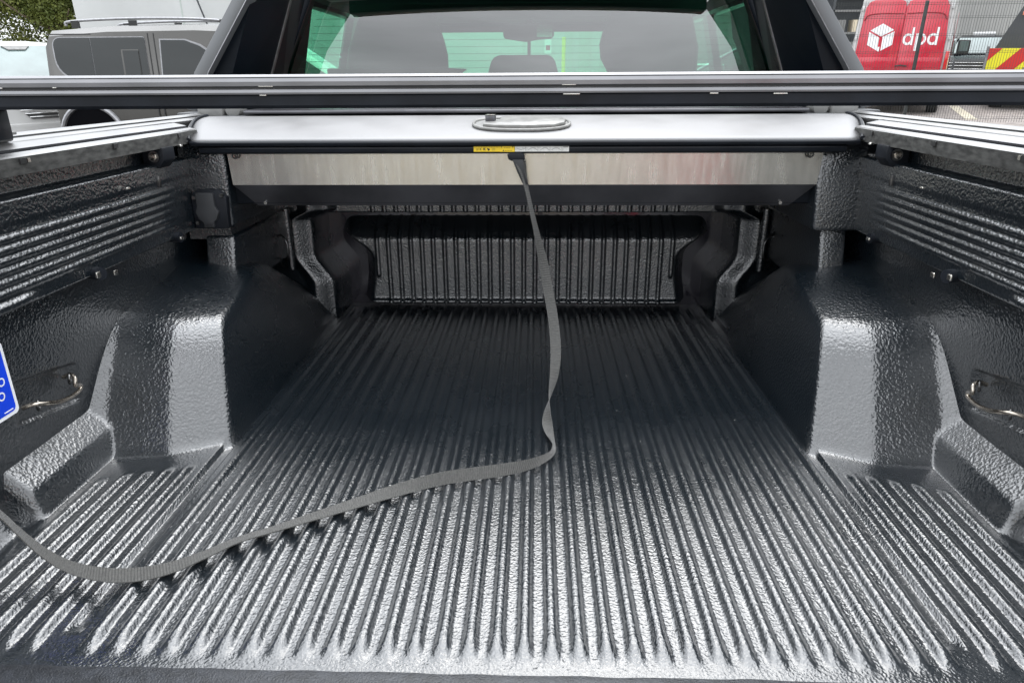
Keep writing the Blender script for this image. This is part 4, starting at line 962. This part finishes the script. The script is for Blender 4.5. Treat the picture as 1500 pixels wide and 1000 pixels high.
# ================= wire mesh fence
FY = 14.6
fn = empty('mesh_fence', Matrix.Translation((0, FY, 0))); tag(fn, 'dark welded mesh fence on slim posts in front of the red van', 'fence')
x0, x1, zt = 5.6, 17, 2.18
mb = MB(); x = x0
while x < x1: mb.box((x-.0022, -.0022, .05), (x+.0022, .0022, zt+.03)); x += .05
for z in (.12, .42, .72, 1.02, 1.32, 1.62, 1.92, 2.15): mb.box((x0, -.006, z-.003), (x1, -.001, z+.003)); mb.box((x0, -.006, z+.028), (x1, -.001, z+.032))
mb.build('mesh_panel', 'fence_green', fn, smooth=False)
for x in (7.28, 9.82, 12.36, 14.9):
    MB().box((x-.025, .01, 0), (x+.025, .06, 2.22)).build('fence_post', 'fence_green', fn, bevel=.004)

# ================= black pickup beyond the fence, front to the camera
M_ = Matrix.Translation((14.2, 24.6, 0)) @ Matrix.Rotation(R(-122), 4, 'Z')
pk = empty('black_car', M_); tag(pk, 'black pickup facing the camera between the red van and the flatbed lorry', 'pickup truck')
st = [(-2.5, .95, .97, .95), (-.9, 1.0, 1.02, 1), (-.8, 1.05, 1.62, 1), (.0, 1.05, 1.68, 1), (.5, 1.05, 1.60, 1), (1.15, 1.05, 1.12, .99), (1.9, 1.03, 1.05, .97), (2.4, .92, .94, .93), (2.5, .7, .72, .88)]
MB().loft(body_sections(st, .90, tum=.12, zb=.35)).build('body', 'gloss_black', pk, angle=28)
MB().loft([[(.55+.62*v, u*(.60+.12*v), 1.60-.44*v+.01) for u in np.linspace(-1, 1, 7)] for v in np.linspace(0, 1, 5)], closed=False, cap=False).build('windscreen', 'pale_glass', pk)
gk = MB().box((2.42, -.48, .72), (2.53, .48, .98)).build('grille', 'print_black', pk, bevel=.01)
for k in range(3): MB().box((2.52, -.48, .75+.085*k), (2.55, .48, .775+.085*k)).build('grille_slat', 'chrome', gk, bevel=.005)
for s in (-1, 1):
    MB().box((2.25, s*.70-.18, .80), (2.50, s*.70+.14, .97)).build('headlight', 'lamp_clear', pk, bevel=.02)
    MB().box((.85, s*1.02-.10, 1.10), (.97, s*1.02+.10, 1.26)).build('door_mirror', 'gloss_black', pk, bevel=.03)
    for x in (-1.6, 1.65): wheel(pk, x, s*.78, .38, .38, (0, s, 0))
MB().box((2.40, -.85, .40), (2.58, .85, .62)).build('bumper', 'alu', pk, bevel=.03)
MB().box((-.2, -.30, 1.70), (.0, .30, 1.78)).build('roof_lamp_bar', 'print_white', pk, bevel=.01)

# ================= flatbed lorry with chevron board
M_ = Matrix.Translation((10.93, 18.0, 0)) @ Matrix.Rotation(R(-30), 4, 'Z')
fb = empty('flatbed_lorry', M_); tag(fb, 'flatbed lorry with a red and yellow chevron tail board behind the fence', 'lorry')
ch = MB().box((-.28, 0, .62), (2.6, .06, 1.36)).build('tail_board', 'chev_yellow', fb, smooth=False)
x = -1.05
while x < 2.6:
    P = [(x, .62), (x+.36, .62), (x+1.02, 1.36), (x+.66, 1.36)]
    # clip to the board's left and right ends
    def clipx(P, lim, lo):
        o = []
        for i in range(len(P)):
            a, b = P[i], P[(i+1) % len(P)]; ia, ib = (a[0] >= lim) == lo or a[0] == lim, (b[0] >= lim) == lo or b[0] == lim
            if ia: o.append(a)
            if ia != ib: t = (lim-a[0])/(b[0]-a[0]); o.append((lim, a[1]+t*(b[1]-a[1])))
        return o
    P = clipx(clipx(P, -.279, True), 2.599, False)
    if len(P) > 2: MB().prism([(px_, -.008, pz_) for px_, pz_ in P], (0, .006, 0)).build('chevron_stripe', 'chev_red', ch, smooth=False)
    x += .72
MB().box((-.34, -.02, .50), (-.28, .08, 1.40)).build('board_post', 'alu', fb)
for s_x in (.42,): MB().prism([(s_x, -.012, .62), (s_x+.14, -.012, .62), (s_x+.10, -.012, .95), (s_x+.04, -.012, .95)], (0, .006, 0)).build('board_bracket', 'grey_plastic', fb, smooth=False)
MB().box((.62, -.016, .92), (1.10, -.009, 1.14)).build('number_plate', 'print_white', fb, bevel=.001)
hb = MB().prism([(-.18, .25, 1.36), (2.6, .25, 1.36), (2.6, .25, 2.25), (.22, .25, 2.25), (.20, .25, 2.30)], (0, .05, 0)).build('headboard', 'cladding_dark', fb, smooth=False)
MB().box((.20, .20, 2.06), (2.6, .245, 2.14)).build('top_rail', 'pink_bar', fb, bevel=.01)
for x in (.48, .72): MB().tube([(x+.06, .19, 2.34), (x-.02, .19, 1.40)], .022, 8).build('load_strap', 'orange_paint', fb)
MB().box((1.25, .22, 1.40), (1.55, .246, 1.95)).build('white_board', 'print_white', fb, smooth=False)
nb = MB().box((.36, .235, 1.62), (.70, .247, 1.78)).build('notice_plate', 'print_white', fb, smooth=False)
MB().box((.385, .230, 1.64), (.50, .2345, 1.76)).build('notice_mark', 'sign_blue', nb, smooth=False)
mb = MB()
for k in range(3):
    for j in range(5): mb.box((.36+j*.085, .235, 1.82+k*.045), (.42+j*.085, .247, 1.84+k*.045))
mb.build('notice_lines', 'print_white', hb, smooth=False)
MB().box((-.1, .1, .45), (2.5, 5.5, .60)).build('chassis', 'cladding_dark', fb)
MB().box((-.2, .07, .60), (2.6, 5.0, .72)).build('load_deck', 'plate_dark', fb)
MB().box((1.0, 5.1, .5), (3.2, 6.8, 2.0)).build('cab', 'white_paint', fb, bevel=.08)
for s in (.12, 2.18):
    for y in (.9, 5.9): wheel(fb, s, y, .42, .42, (-1 if s < 1 else 1, 0, 0), .28)

# ================= what the metal and glass reflect: yard behind the camera
cw_ = empty('cream_boundary_wall', Matrix.Translation((0, -13, 0))); tag(cw_, 'low cream rendered boundary wall across the yard behind the camera', 'wall')
MB().box((-4.2, -.25, 0), (2.3, 0, 1.45)).build('render_face', 'cream_wall', cw_, smooth=False)
MB().box((-4.25, -.30, 1.45), (2.35, .05, 1.52)).build('coping', 'cladding', cw_, smooth=False)
rc = empty('red_car', Matrix.Translation((3.75, -9.6, 0)) @ Matrix.Rotation(R(90), 4, 'Z')); tag(rc, 'red car parked behind the camera beside the cream boundary wall', 'car')
st = [(-2.0, .90, .93, .90), (-1.8, 1.0, 1.35, .96), (-1.0, 1.0, 1.50, 1), (.1, 1.0, 1.50, 1), (.9, .98, 1.02, .99), (1.7, .88, .90, .93), (1.95, .65, .67, .86)]
MB().loft(body_sections(st, .88, tum=.14, zb=.2)).build('body', 'red_paint', rc, angle=28)
for s in (-1, 1):
    for x in (-1.2, 1.2): wheel(rc, x, s*.77, .31, .31, (0, s, 0))
